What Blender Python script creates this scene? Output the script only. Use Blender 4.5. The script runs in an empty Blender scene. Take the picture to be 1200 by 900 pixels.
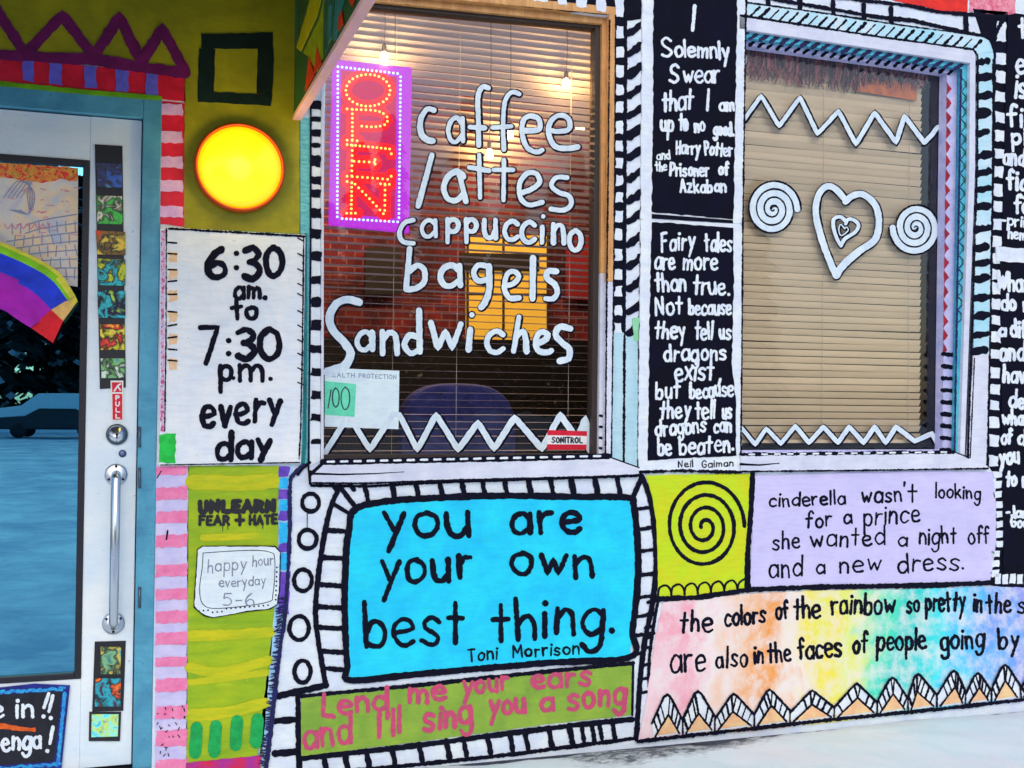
import bpy, math, random
from mathutils import Vector
random.seed(7)
S = bpy.context.scene
COL = S.collection
R = math.radians

# ------------------------------------------------------------------ camera
F = 1340.0                      # focal length in units of 1/1200 picture width
YAW, PITCH, ROLL = R(18.6), R(1.0), R(0.62)
H = 1.6
fw = Vector((math.sin(YAW)*math.cos(PITCH), math.cos(YAW)*math.cos(PITCH), math.sin(PITCH)))
r0 = Vector((math.cos(YAW), -math.sin(YAW), 0))
u0 = r0.cross(fw)
rt = r0*math.cos(ROLL) + u0*math.sin(ROLL)
up = -r0*math.sin(ROLL) + u0*math.cos(ROLL)
def ray(u, v): return fw*F + rt*(u-600) - up*(v-450)
_r = ray(700, 872)
D = H/(-_r.z)*_r.y              # the foot of the wall stands at z = 0
CAM = Vector((0, -D, H))
from mathutils import Matrix
cd = bpy.data.cameras.new('camera'); cam = bpy.data.objects.new('camera', cd); COL.objects.link(cam)
m = Matrix((rt, up, -fw)).transposed().to_4x4(); m.translation = CAM
cam.matrix_world = m
cd.sensor_fit = 'HORIZONTAL'; cd.sensor_width = 36; cd.lens = 36*F/1200; cd.clip_end = 1000; cd.clip_start = .05
S.camera = cam

# ------------------------------------------------------------------ sky, sun, exposure
W = bpy.data.worlds.new('World'); S.world = W; W.use_nodes = True
nt = W.node_tree; sky = nt.nodes.new('ShaderNodeTexSky'); sky.sky_type = 'NISHITA'; sky.sun_disc = False
SUN_EL, SUN_AZ = R(38), R(192)
sky.sun_elevation = SUN_EL; sky.sun_rotation = SUN_AZ; sky.air_density = 1.0; sky.dust_density = 2.0; sky.ozone_density = 1.5
nt.links.new(sky.outputs[0], nt.nodes['Background'].inputs[0]); nt.nodes['Background'].inputs[1].default_value = .13
sl = bpy.data.lights.new('sun', 'SUN'); sl.energy = 0.5; sl.angle = R(60); sl.color = (1, .98, .95)
so = bpy.data.objects.new('sun', sl); COL.objects.link(so)
sd = Vector((math.sin(SUN_AZ)*math.cos(SUN_EL), math.cos(SUN_AZ)*math.cos(SUN_EL), math.sin(SUN_EL)))
so.rotation_euler = sd.to_track_quat('Z', 'Y').to_euler(); so.location = (0, -8, 12)
S.view_settings.view_transform = 'Standard'; S.view_settings.look = 'None'; S.view_settings.gamma = 1
S.view_settings.use_curve_mapping = False
S.view_settings.exposure = 0.5

# ------------------------------------------------------------------ materials
def lin(c):
    return tuple(((x/255)/12.92 if x/255 <= .04045 else ((x/255+.055)/1.055)**2.4) for x in c)
def base(c, g=.86):             # base colour of a surface that reads as the given picture colour in this light
    l = lin(c); k = (.69, .69, .80)
    return tuple(min(.9, max(.004, a/b*g)) for a, b in zip(l, k))
MATS = {}
def _new(name):
    m = bpy.data.materials.new(name); m.use_nodes = True
    return m, m.node_tree, m.node_tree.nodes['Principled BSDF']
def _pos(t, scale):
    g = t.nodes.new('ShaderNodeTexCoord'); mp = t.nodes.new('ShaderNodeMapping'); mp.inputs['Scale'].default_value = scale
    t.links.new(g.outputs['Object'], mp.inputs['Vector']); return mp
def _noise(t, mp, scale, detail=5, rough=.6, dist=0):
    n = t.nodes.new('ShaderNodeTexNoise'); n.inputs['Scale'].default_value = scale; n.inputs['Detail'].default_value = detail
    n.inputs['Roughness'].default_value = rough; n.inputs['Distortion'].default_value = dist
    t.links.new(mp.outputs[0], n.inputs['Vector']); return n
def _ramp(t, fac, stops, interp='LINEAR'):
    r = t.nodes.new('ShaderNodeValToRGB'); r.color_ramp.interpolation = interp
    e = r.color_ramp.elements
    while len(e) < len(stops): e.new(.5)
    for i, (p, c) in enumerate(stops): e[i].position = p; e[i].color = (*c, 1)
    t.links.new(fac, r.inputs[0]); return r
def _bump(t, p, h, strength, dist=.002):
    b = t.nodes.new('ShaderNodeBump'); b.inputs['Strength'].default_value = strength; b.inputs['Distance'].default_value = dist
    t.links.new(h, b.inputs['Height']); t.links.new(b.outputs[0], p.inputs['Normal'])
def paint(c, c2=None, var=.16, scale=9, rough=.42, stretch=(1, 1, 1), wear=None, bump=.25, raw=False, spec=.35, streak=.55):
    """Brushed wall paint: two tones in streaks, with worn specks of another colour."""
    key = ('p', c, c2, var, scale, rough, stretch, wear, bump, raw, spec, streak)
    if key in MATS: return MATS[key]
    m, t, p = _new('paint')
    a = c if raw else base(c); b = (c2 if raw else base(c2)) if c2 else tuple(x*(1-var*1.6) for x in a)
    mp = _pos(t, stretch); n = _noise(t, mp, scale, 7, .68, .3)
    r = _ramp(t, n.outputs['Fac'], [(.36, b), (.62, a), (.8, tuple(min(.9, x*(1+var*.35)+.004) for x in a))])
    col = r.outputs[0]
    if wear:
        n2 = _noise(t, _pos(t, (1, 1, 1)), 38, 6, .75)
        f = _ramp(t, n2.outputs['Fac'], [(.64, (0, 0, 0)), (.69, (1, 1, 1))])
        mx = t.nodes.new('ShaderNodeMix'); mx.data_type = 'RGBA'
        t.links.new(f.outputs[0], mx.inputs[0]); t.links.new(col, mx.inputs[6]); mx.inputs[7].default_value = (*base(wear), 1)
        col = mx.outputs[2]
    n4 = _noise(t, _pos(t, (.16, .16, 1)), 55, 5, .7, .4); f4 = _ramp(t, n4.outputs['Fac'], [(.3, (.8, .8, .82)), (.56, (1, 1, 1))])
    m4 = t.nodes.new('ShaderNodeMix'); m4.data_type = 'RGBA'; m4.blend_type = 'MULTIPLY'; m4.inputs[0].default_value = streak
    t.links.new(col, m4.inputs[6]); t.links.new(f4.outputs[0], m4.inputs[7]); col = m4.outputs[2]
    t.links.new(col, p.inputs['Base Color']); p.inputs['Roughness'].default_value = rough; p.inputs['Specular IOR Level'].default_value = spec
    n3 = _noise(t, _pos(t, (.3, .3, 1)), 90, 6, .72)      # brush marks
    _bump(t, p, n3.outputs['Fac'], bump*1.3)
    MATS[key] = m; return m
def splash(cols, scale=14, dist=1.5, rough=.35):
    """Loose abstract colours, as on the small paintings."""
    m, t, p = _new('splash'); mp = _pos(t, (1, 1, 1)); mp.inputs['Location'].default_value = tuple(random.uniform(0, 50) for _ in range(3)); n = _noise(t, mp, scale, 3, .55, dist)
    k = len(cols); st = [(.3+.4*i/(k-1), base(c)) for i, c in enumerate(cols)]
    r = _ramp(t, n.outputs['Fac'], st); t.links.new(r.outputs[0], p.inputs['Base Color']); p.inputs['Roughness'].default_value = rough
    return m
def plain(rgb, rough=.5, metal=0, em=None, es=0):
    key = ('pl', rgb, rough, metal, em, es)
    if key in MATS: return MATS[key]
    m, t, p = _new('plain'); p.inputs['Base Color'].default_value = (*rgb, 1)
    p.inputs['Roughness'].default_value = rough; p.inputs['Metallic'].default_value = metal
    if em: p.inputs['Emission Color'].default_value = (*em, 1); p.inputs['Emission Strength'].default_value = es
    MATS[key] = m; return m
def glass(tint=(1, 1, 1), refl=None, through=(1, 1, 1)):
    m, t, p = _new('glass'); t.nodes.remove(p)
    out = t.nodes['Material Output']; tr = t.nodes.new('ShaderNodeBsdfTransparent'); gl = t.nodes.new('ShaderNodeBsdfGlossy')
    tr.inputs[0].default_value = (*through, 1)
    gl.inputs['Roughness'].default_value = 0.0; gl.inputs['Color'].default_value = (*tint, 1)
    mx = t.nodes.new('ShaderNodeMixShader')
    if refl is None:
        fr = t.nodes.new('ShaderNodeFresnel'); fr.inputs[0].default_value = 1.36; t.links.new(fr.outputs[0], mx.inputs[0])
    else: mx.inputs[0].default_value = refl
    t.links.new(tr.outputs[0], mx.inputs[1]); t.links.new(gl.outputs[0], mx.inputs[2]); t.links.new(mx.outputs[0], out.inputs[0])
    return m
WHITE = (210, 218, 246); INK = (7, 7, 24)
mWHITE = paint(WHITE, (194, 202, 234), .1, 6, .5, wear=(150, 158, 190))
mWHITE2 = paint((214, 220, 244), (198, 206, 234), .08, 9, .45)
mINK = paint(INK, (14, 14, 40), .3, 30, .55, spec=.08)
mINKp = paint((6, 7, 24), (11, 12, 36), .3, 5, .6, spec=.08)      # the black boards

# ------------------------------------------------------------------ geometry helpers
def P(u, v, d=0.0):             # a picture point of the photograph, taken to the upright plane y = d (the wall is y = 0)
    r = ray(u, v); return CAM + r*((d+D)/r.y)
def PX(u, v, X):                # the same for an upright plane across the wall
    r = ray(u, v); return CAM + r*(X/r.x)
class MB:
    def __init__(s): s.v = []; s.f = []; s.k = 0
    def face(s, pts):
        n = len(s.v); s.v += [Vector(p) for p in pts]; s.f.append(list(range(n, n+len(pts))))
    def solid(s, front, back):  # closed solid between two matching outlines
        n = len(s.v); k = len(front); s.v += [Vector(p) for p in front] + [Vector(p) for p in back]
        s.f.append(list(range(n, n+k))); s.f.append(list(range(n+2*k-1, n+k-1, -1)))
        for i in range(k): j = (i+1) % k; s.f.append([n+i, n+k+i, n+k+j, n+j])
    def prism(s, poly, d0, d1):
        fr = [P(u, v, d0) for u, v in poly]; s.solid(fr, [Vector((p.x, d1, p.z)) for p in fr])
    def box(s, a, b):
        (x0, y0, z0), (x1, y1, z1) = a, b
        s.solid([(x0, y0, z0), (x1, y0, z0), (x1, y0, z1), (x0, y0, z1)], [(x0, y1, z0), (x1, y1, z0), (x1, y1, z1), (x0, y1, z1)])
    def stroke(s, pts, w, d, smooth=False, jit=.1, relief=.0002, closed=False, wf=None):
        """One brush stroke on the plane y = d, along picture points, w wide."""
        if closed: pts = list(pts)+[pts[0]]
        pts = dense(pts, smooth, max(1.3, w*.42), closed)
        if len(pts) < 2: return
        s.k += 1; d = d - .00002*(s.k % 24)
        rows = []
        def tan(i):
            a = pts[max(0, i-1)]; b = pts[min(len(pts)-1, i+1)]
            dx, dy = b[0]-a[0], b[1]-a[1]; l = math.hypot(dx, dy) or 1; return dx/l, dy/l
        hw0 = w/2
        def row(p, t, hl, hr): rows.append(((p[0]+t[1]*hl, p[1]-t[0]*hl), p, (p[0]-t[1]*hr, p[1]+t[0]*hr)))
        t = tan(0)
        for a in (.97, .7): row((pts[0][0]-t[0]*hw0*a, pts[0][1]-t[1]*hw0*a), t, hw0*math.sqrt(1-a*a), hw0*math.sqrt(1-a*a))
        dr = 0
        for i, p in enumerate(pts):
            dr = dr*.8+random.uniform(-1, 1)*jit*.45
            k = wf(i/(len(pts)-1)) if wf else 1
            row(p, tan(i), hw0*k*(1+dr+random.uniform(-jit, jit)), hw0*k*(1+dr+random.uniform(-jit, jit)))
        t = tan(len(pts)-1); p = pts[-1]
        for a in (.7, .97): row((p[0]+t[0]*hw0*a, p[1]+t[1]*hw0*a), t, hw0*math.sqrt(1-a*a), hw0*math.sqrt(1-a*a))
        n = len(s.v)
        for l, c, r in rows:
            s.v += [P(*l, d), P(*c, d-relief), P(*r, d)]
        for i in range(len(rows)-1):
            a = n+3*i; s.f.append([a, a+1, a+4, a+3]); s.f.append([a+1, a+2, a+5, a+4])
    def dot(s, x, y, r, d, ry=None, relief=.0003):
        s.k += 1; d -= .00002*(s.k % 24); ry = ry or r; n = len(s.v); K = 12; ph = random.random()
        s.v += [P(x+r*math.cos(ph+i*6.2832/K)*random.uniform(.9, 1.08), y+ry*math.sin(ph+i*6.2832/K)*random.uniform(.9, 1.08), d) for i in range(K)]
        s.v.append(P(x, y, d-relief))
        for i in range(K): s.f.append([n+i, n+(i+1) % K, n+K])
    def tube(s, pts, r, n=8, cap=True):
        pts = [Vector(p) for p in pts]; rr = r if isinstance(r, (list, tuple)) else [r]*len(pts); b = len(s.v)
        for i, p in enumerate(pts):
            t = (pts[min(i+1, len(pts)-1)]-pts[max(i-1, 0)]).normalized()
            a = t.orthogonal().normalized() if i == 0 else (a - t*a.dot(t)).normalized()
            c = t.cross(a)
            s.v += [p + (a*math.cos(j*6.28319/n)+c*math.sin(j*6.28319/n))*rr[i] for j in range(n)]
        for i in range(len(pts)-1):
            for j in range(n): k = (j+1) % n; s.f.append([b+i*n+j, b+i*n+k, b+(i+1)*n+k, b+(i+1)*n+j])
        if cap: s.f.append([b+j for j in range(n)][::-1]); s.f.append([b+(len(pts)-1)*n+j for j in range(n)])
    def lathe(s, c, prof, n=28, axis='y', sx=1):   # prof: (radius, distance along the axis)
        c = Vector(c); b = len(s.v)
        for r, h in prof:
            for j in range(n):
                a = j*6.28319/n; x, y = r*math.cos(a), r*math.sin(a)
                s.v.append(c + (Vector((x*sx, h, y)) if axis == 'y' else Vector((x, y, h))))
        for i in range(len(prof)-1):
            for j in range(n): k = (j+1) % n; s.f.append([b+i*n+j, b+i*n+k, b+(i+1)*n+k, b+(i+1)*n+j])
        s.f.append([b+j for j in range(n)][::-1]); s.f.append([b+(len(prof)-1)*n+j for j in range(n)])
    def obj(s, name, mat, parent=None, smooth=False, bevel=0):
        org = Vector(parent['_o']) if parent is not None else Vector((0, 0, 0))
        me = bpy.data.meshes.new(name); me.from_pydata([v-org for v in s.v], [], s.f); me.update()
        for mm in (mat if isinstance(mat, list) else [mat]): me.materials.append(mm)
        o = bpy.data.objects.new(name, me); COL.objects.link(o)
        if parent is not None:
            o.parent = parent
            pp = parent.parent
            o['_o'] = tuple(org)
            if parent.type == 'MESH': pass
        else: o['_o'] = (0, 0, 0)
        if smooth: me.shade_smooth()
        if bevel:
            bv = o.modifiers.new('bevel', 'BEVEL'); bv.width = bevel; bv.segments = 2; bv.limit_method = 'ANGLE'
        return o
def dense(pts, smooth, step, closed=False):
    out = []
    n = len(pts)
    for i in range(n-1):
        a, b = pts[i], pts[i+1]; l = math.hypot(b[0]-a[0], b[1]-a[1]); k = max(1, int(l/step+.5))
        if smooth:
            p0 = pts[i-1] if i else (pts[-2] if closed else a); p3 = pts[i+2] if i+2 < n else (pts[1] if closed else b)
        for j in range(k):
            t = j/k
            if smooth:
                q = []
                for c in (0, 1):
                    q.append(.5*(2*a[c]+(b[c]-p0[c])*t+(2*p0[c]-5*a[c]+4*b[c]-p3[c])*t*t+(3*a[c]-p0[c]-3*b[c]+p3[c])*t**3))
                out.append(tuple(q))
            else: out.append((a[0]+(b[0]-a[0])*t, a[1]+(b[1]-a[1])*t))
    out.append(pts[-1]); return out
def rough(poly, amp=.8, step=5):
    out = []
    for p in dense(list(poly)+[poly[0]], False, step)[:-1]: out.append((p[0]+random.uniform(-amp, amp), p[1]+random.uniform(-amp, amp)))
    return out
def empty(name, loc, label, cat, group=None):
    o = bpy.data.objects.new(name, None); COL.objects.link(o); o.location = loc; o['_o'] = tuple(loc); o.empty_display_size = .1
    o['label'] = label; o['category'] = cat
    if group: o['group'] = group
    return o
def tag(o, label, cat, group=None):
    o['label'] = label; o['category'] = cat
    if group: o['group'] = group
    return o
def struct(o, kind='structure'): o['kind'] = kind; return o
def cpoly(poly, d=0):
    ps = [P(u, v, d) for u, v in poly]; c = sum(ps, Vector())/len(ps); c.z = min(p.z for p in ps); return c
def lay(n): return -.003*n

# ------------------------------------------------------------------ hand lettering: one-line letters, baseline 0, x-height 1
G = {}
def g(ch, w, *st):
    G[ch] = (w, [(s[0], [tuple(map(float, q.split(','))) for q in s[1:].split()]) for s in st])
BOWL = 's.86,.74 .58,1 .24,.88 .06,.46 .22,.06 .52,0 .84,.28'
g('a', .92, BOWL, 'l.87,.98 .9,.03'); g('b', .88, 'l.08,1.7 .09,.02', 's.1,.55 .34,.92 .68,.9 .85,.5 .68,.06 .34,0 .1,.16')
g('c', .85, 's.82,.84 .54,1 .2,.84 .06,.46 .22,.08 .54,0 .82,.16'); g('d', .92, 'l.88,1.7 .88,.0', BOWL)
g('e', .9, 's.08,.5 .5,.54 .85,.64 .7,.94 .4,1 .13,.8 .06,.42 .26,.06 .6,0 .88,.14')
g('f', .72, 's.76,1.5 .56,1.7 .36,1.5 .32,1.0 .3,.0', 'l.04,.92 .68,.96'); g('g', .9, BOWL, 's.87,1 .86,.2 .82,-.4 .58,-.72 .3,-.7 .1,-.48')
g('h', .84, 'l.08,1.7 .08,0', 's.09,.6 .36,.95 .66,.88 .76,.5 .77,0'); g('i', .2, 'l.1,1 .1,0', 'd.12,1.42')
g('j', .4, 's.3,1 .3,-.3 .1,-.6', 'd.3,1.4'); g('k', .8, 'l.08,1.7 .08,0', 'l.7,.98 .12,.4', 'l.3,.56 .76,0')
g('l', .2, 'l.1,1.7 .1,0'); g('m', 1.3, 'l.08,1 .09,0', 's.1,.65 .32,.96 .56,.88 .62,.5 .62,.02', 's.64,.62 .86,.95 1.1,.88 1.19,.5 1.2,0')
g('n', .84, 'l.08,1 .09,0', 's.1,.62 .38,.97 .66,.88 .75,.5 .77,0'); g('o', .9, 's.5,1 .16,.82 .06,.44 .26,.04 .6,.02 .84,.36 .78,.8 .46,1')
g('p', .88, 'l.08,1 .09,-.75', 's.1,.72 .36,.98 .68,.92 .83,.55 .68,.12 .36,.04 .1,.24'); g('r', .66, 'l.08,1 .09,0', 's.1,.58 .3,.92 .62,.94')
g('s', .8, 's.74,.86 .44,1 .14,.84 .2,.6 .56,.44 .74,.22 .5,.0 .08,.1'); g('t', .74, 'l.38,1.6 .36,.02', 'l.04,1.0 .7,1.03')
g('u', .86, 's.08,1 .08,.4 .26,.04 .56,.06 .76,.42', 'l.78,1 .8,0'); g('v', .8, 'l.06,1 .4,.02', 'l.74,1 .4,.02')
g('w', 1.2, 'l.06,1 .34,.03 .6,.75 .86,.03 1.14,1'); g('x', .8, 'l.06,1 .74,0', 'l.72,1 .06,0'); g('y', .84, 'l.08,1 .44,.18', 'l.8,1 .22,-.72')
g('Y', .84, 's.08,1 .1,.5 .3,.2 .56,.22 .76,.5', 's.78,1 .8,.2 .7,-.5 .4,-.72 .12,-.6'); g('~', .84, 'l.08,1 .44,.3', 'l.8,1 .3,-.22'); g('z', .8, 'l.08,1 .74,1 .08,0 .78,0')
g('A', 1, 'l.5,1.6 .06,0', 'l.5,1.6 .94,0', 'l.22,.55 .8,.6'); g('C', 1, 's.9,1.3 .56,1.6 .16,1.3 .06,.7 .24,.1 .6,0 .92,.25')
g('E', .8, 'l.74,1.6 .08,1.6 .08,0 .76,0', 'l.1,.82 .62,.82'); g('F', .8, 'l.12,1.6 .1,0', 'l.08,1.6 .76,1.68', 'l.12,.9 .62,.95')
g('G', 1, 's.88,1.3 .56,1.6 .16,1.3 .06,.7 .24,.1 .6,0 .9,.3 .88,.7 .56,.7'); g('H', .9, 'l.08,1.6 .08,0', 'l.82,1.6 .82,0', 'l.1,.8 .8,.85')
g('I', .2, 'l.12,1.65 .08,0'); g('J', .7, 's.58,1.6 .6,.4 .4,0 .1,.2'); g('K', .85, 'l.08,1.6 .08,0', 'l.74,1.6 .1,.7', 'l.3,.9 .8,0')
g('L', .8, 'l.12,1.6 .1,.06 .78,.0'); g('M', 1.2, 'l.06,0 .14,1.6 .58,.5 1.02,1.6 1.12,0'); g('N', .95, 'l.08,0 .1,1.6 .82,.03 .84,1.6')
g('O', 1, 's.5,1.6 .16,1.3 .06,.8 .2,.2 .5,0 .82,.24 .94,.8 .82,1.36 .48,1.6'); g('P', .85, 'l.1,1.6 .1,0', 's.1,1.55 .5,1.6 .8,1.25 .6,.8 .12,.72')
g('R', .9, 'l.1,1.6 .1,0', 's.1,1.56 .5,1.6 .78,1.25 .6,.85 .12,.76', 'l.4,.8 .84,0'); g('S', .9, 's.84,1.38 .5,1.62 .14,1.36 .24,.96 .66,.66 .84,.34 .5,.0 .06,.18')
g('T', .9, 'l.45,1.6 .45,0', 'l.04,1.6 .88,1.6'); g('U', .9, 's.08,1.6 .08,.5 .26,.02 .62,.02 .8,.5 .82,1.6'); g('V', .9, 'l.06,1.6 .44,0 .84,1.6')
g('W', 1.4, 'l.04,1.6 .36,.02 .7,1.2 1.0,.02 1.34,1.6')
g('0', 1, 's.5,1.6 .18,1.34 .06,.8 .2,.22 .5,0 .82,.26 .94,.8 .82,1.36 .46,1.6'); g('1', .3, 'l.2,1.6 .1,0')
g('3', .9, 's.1,1.45 .5,1.6 .82,1.3 .62,.96 .34,.86', 's.34,.86 .7,.74 .86,.36 .5,-.02 .06,.14'); g('5', .9, 'l.8,1.6 .2,1.58 .14,.95', 's.14,.95 .5,1.06 .82,.6 .6,.06 .08,.08')
g('6', .9, 's.68,1.6 .3,1.2 .08,.6 .2,.1 .5,-.02 .82,.24 .76,.66 .46,.8 .14,.5'); g('7', .9, 'l.06,1.58 .84,1.6 .3,0')
g('.', .2, 'd.1,.06'); g(',', .3, 'l.24,.22 .04,-.42'); g("'", .2, 'l.12,1.6 .08,1.25'); g('-', .6, 'l.06,.6 .54,.62'); g('!', .3, 'l.2,1.6 .1,.5', 'd.06,.05')
g(':', .2, 'd.1,.35', 'd.1,1.15'); g('+', .8, 'l.4,1.2 .4,.4', 'l.04,.8 .76,.8')
class Pen:
    """Letters drawn into one mesh; out is a second mesh that takes a wider dark outline."""
    def __init__(s, mb, d, w, out=None, ow=3.5, jit=.15): s.mb, s.d, s.w, s.out, s.ow, s.jit = mb, d, w, out, ow, jit
    def put(s, kind, pts, w=None):
        w = (w or s.w)*getattr(s, 'k', 1)
        if s.out is not None:
            if kind == 'd': s.out.dot(*pts[0], w*.62+s.ow*.5, s.d)
            else: s.out.stroke([(a+.5, b+.5) for a, b in pts], w+s.ow, s.d, kind == 's', .07)
        dd = s.d-(.0010 if s.out is not None else 0)
        if kind == 'd': s.mb.dot(*pts[0], w*.62, dd)
        else:
            a, b = random.uniform(.82, 1.1), random.uniform(.82, 1.1)
            s.mb.stroke(pts, w, dd, kind == 's', s.jit, wf=lambda t: a+(b-a)*t)
    def glyph(s, ch, x0, x1, yt, yb, w=None):
        gw, st = G[ch]; sx = (x1-x0)/gw; sy = yb-yt
        for k, pts in st: s.put(k, [(x0+px*sx, yb-py*sy) for px, py in pts], w)
    def word(s, text, x0, y0, x1, y1, xh, w=None, gap=.27, wob=1.5):
        if len(text) > 1: x0 += (w or s.w)*.4; x1 -= (w or s.w)*.4
        adv = [G[c][0] for c in text]; tot = sum(adv)+gap*(len(text)-1); sx = (x1-x0)/tot; X = 0
        for c, a in zip(text, adv):
            cx = X+a/2; t = cx/tot; by = y0+(y1-y0)*t+random.uniform(-.05, .05)*xh*wob; rot = random.uniform(-.05, .05)*wob; k = random.uniform(.94, 1.06)
            for kind, pts in G[c][1]:
                q = []
                for px, py in pts:
                    ux = (px-a/2)*sx*k; uy = py*xh*k
                    ux += random.uniform(-.02, .02)*xh*wob; uy += random.uniform(-.02, .02)*xh*wob
                    q.append((x0+cx*sx+ux+uy*rot, by-uy+ux*rot))
                s.put(kind, q, w)
            X += a+gap
    def text(s, rows):
        for r in rows: s.word(*r)
from mathutils import noise as mnoise
# ================================================================== ground
STREET = paint((216, 226, 244), (130, 150, 190), .2, .9, .6, (1, .8, 1), bump=.6)
mSNOW = paint((226, 234, 250), (210, 222, 244), .08, 3, .6, bump=.5)
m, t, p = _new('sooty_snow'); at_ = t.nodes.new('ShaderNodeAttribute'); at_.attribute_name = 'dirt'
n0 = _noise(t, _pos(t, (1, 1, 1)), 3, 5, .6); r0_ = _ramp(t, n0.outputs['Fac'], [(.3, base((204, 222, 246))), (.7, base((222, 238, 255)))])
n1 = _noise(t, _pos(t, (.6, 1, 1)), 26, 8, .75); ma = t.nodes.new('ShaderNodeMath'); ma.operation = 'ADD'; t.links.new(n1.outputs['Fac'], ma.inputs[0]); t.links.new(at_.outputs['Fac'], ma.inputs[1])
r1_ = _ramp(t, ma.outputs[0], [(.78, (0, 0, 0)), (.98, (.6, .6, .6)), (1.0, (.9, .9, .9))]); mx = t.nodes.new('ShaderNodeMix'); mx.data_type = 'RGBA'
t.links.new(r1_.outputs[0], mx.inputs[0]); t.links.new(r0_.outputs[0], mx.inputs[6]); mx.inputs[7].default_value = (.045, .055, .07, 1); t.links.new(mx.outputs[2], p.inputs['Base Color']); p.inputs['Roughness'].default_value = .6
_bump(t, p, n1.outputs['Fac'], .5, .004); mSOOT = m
mPAVE = paint((70, 74, 92), (36, 38, 52), .3, 14, .7, bump=.6)
b = MB(); b.solid([(-80, 12, -.035), (90, 12, -.035), (90, -140, -.035), (-80, -140, -.035)], [(-80, 12, -.2), (90, 12, -.2), (90, -140, -.2), (-80, -140, -.2)])
struct(b.obj('pavement', mPAVE))
b = MB()
xs = [-7+.03*i for i in range(580)]; ys = []
k = 0.0
while k < 9: ys.append(k); k += .03+.035*k
xa, xb = P(742, 868).x, P(905, 858).x
def edge(x):                    # how far the snow keeps from the wall
    e = .004+.012*(mnoise.noise((x*5, 3, 0))+.6)
    t = (x-xa)/(xb-xa)
    if 0 < t < 1: e += .07*math.sin(math.pi*t)**.7*(1-.55*t)*(1+.55*mnoise.noise((x*7, 1, 5))+.5*mnoise.noise((x*23, 4, 5))+.35*mnoise.noise((x*60, 4, 2)))
    return max(.003, e)
for j, yy in enumerate(ys):
    for x in xs:
        e = edge(x); y = -e-yy
        z = .02*mnoise.noise((x*.9, y*.9, 0))+.009*mnoise.noise((x*4, y*4, 2))+.006*mnoise.noise((x*14, y*14, 7))+.003*mnoise.noise((x*31, y*31, 3)) - .035*math.exp(-yy*22)
        b.v.append(Vector((x, y, z-.004)))
n = len(xs)
for j in range(len(ys)-1):
    for i in range(n-1): a = j*n+i; b.f.append([a, a+n, a+n+1, a+1])
o = b.obj('snow_ground', [mSOOT, STREET], None, True); o['kind'] = 'structure'
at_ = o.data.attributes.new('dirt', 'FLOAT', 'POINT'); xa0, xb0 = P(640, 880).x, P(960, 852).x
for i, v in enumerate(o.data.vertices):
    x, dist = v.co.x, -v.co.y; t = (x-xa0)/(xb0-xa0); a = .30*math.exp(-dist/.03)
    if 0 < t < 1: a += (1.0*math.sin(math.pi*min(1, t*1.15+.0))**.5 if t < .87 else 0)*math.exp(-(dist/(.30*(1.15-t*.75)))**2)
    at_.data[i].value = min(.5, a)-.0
for pl in o.data.polygons: pl.material_index = 1 if pl.center.y < -1.6 else 0
b = MB(); b.solid([(-80, -8, -.01), (90, -8, -.01), (90, -140, -.01), (-80, -140, -.01)], [(-80, -8, -.03), (90, -8, -.03), (90, -140, -.03), (-80, -140, -.03)])
struct(b.obj('snowy_street', STREET))

# ================================================================== the shop wall
X1L, X1R, Z1T, Z1B = P(378.5, 300).x, P(719, 250).x, (P(720, 15).z+P(450, -10).z)/2, P(540, 548).z
X2L, X2R, Z2T, Z2B = P(871, 300).x, P(1143, 250).x, P(1000, 34).z, P(1000, 542).z
XDR, ZDT = P(184, 500).x, P(100, 106).z; XDL = XDR-1.22
wall = MB(); T = .25; ZT = 5.2
def wbox(x0, x1, z0, z1): wall.box((x0, 0, z0), (x1, T, z1))
XA, XB = -7, 9
wbox(XA, XDL, -.04, ZT); wbox(XDL, XDR, ZDT, ZT); wbox(XDR, X1L, -.04, ZT)
wbox(X1L, X1R, -.04, Z1B); wbox(X1L, X1R, Z1T, ZT); wbox(X1R, X2L, -.04, ZT)
wbox(X2L, X2R, -.04, Z2B); wbox(X2L, X2R, Z2T, ZT); wbox(X2R, XB, -.04, ZT)
WALL = tag(wall.obj('shop_wall', mWHITE), 'shop front wall painted with stripes, rings and zigzags between the quote panels', 'wall')
def zone(name, polys, mat, n=1, amp=.7, par=WALL, back=.002, step=6):
    b = MB()
    for p in polys: b.prism(rough(p, amp, step) if amp else p, lay(n), back)
    return b.obj(name, mat, par)
OLIVE = paint((152, 144, 6), (122, 120, 6), .2, 4, .5)
zone('olive_field', [[(-200, -60), (352, -45), (352, 274), (216, 268), (216, 84), (0, 62), (-200, 40)]], OLIVE, 1, 0)
b = MB()
for q in ([(236, 40), (320, 38), (320, 57), (250, 57), (250, 57), (236, 57)], [(233, 57), (252, 57), (251, 108), (232, 104)], [(302, 57), (321, 57), (319, 110), (301, 110)], [(232, 104), (251, 108), (301, 110), (319, 110), (317, 124), (232, 119)]):
    b.prism(rough(q, .5, 7), lay(2), 0)
b.obj('painted_square', paint((14, 36, 30), (8, 22, 20), .2, 12), WALL)
b = MB()
for q in ([(-60, 55), (0, 64), (108, 70), (217, 86)], [(-40, 58), (-8, 6), (30, 64)], [(30, 63), (73, 18), (110, 66)], [(110, 66), (140, 20), (166, 73)], [(166, 73), (190, 33), (217, 84)]):
    b.stroke(q, 13, lay(2)-.001, jit=.12)
b.obj('zigzag_trim', paint((112, 22, 92), (88, 14, 74), .2, 12), WALL)
RED = paint((216, 30, 62), (186, 18, 44), .2, 8)
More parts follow.
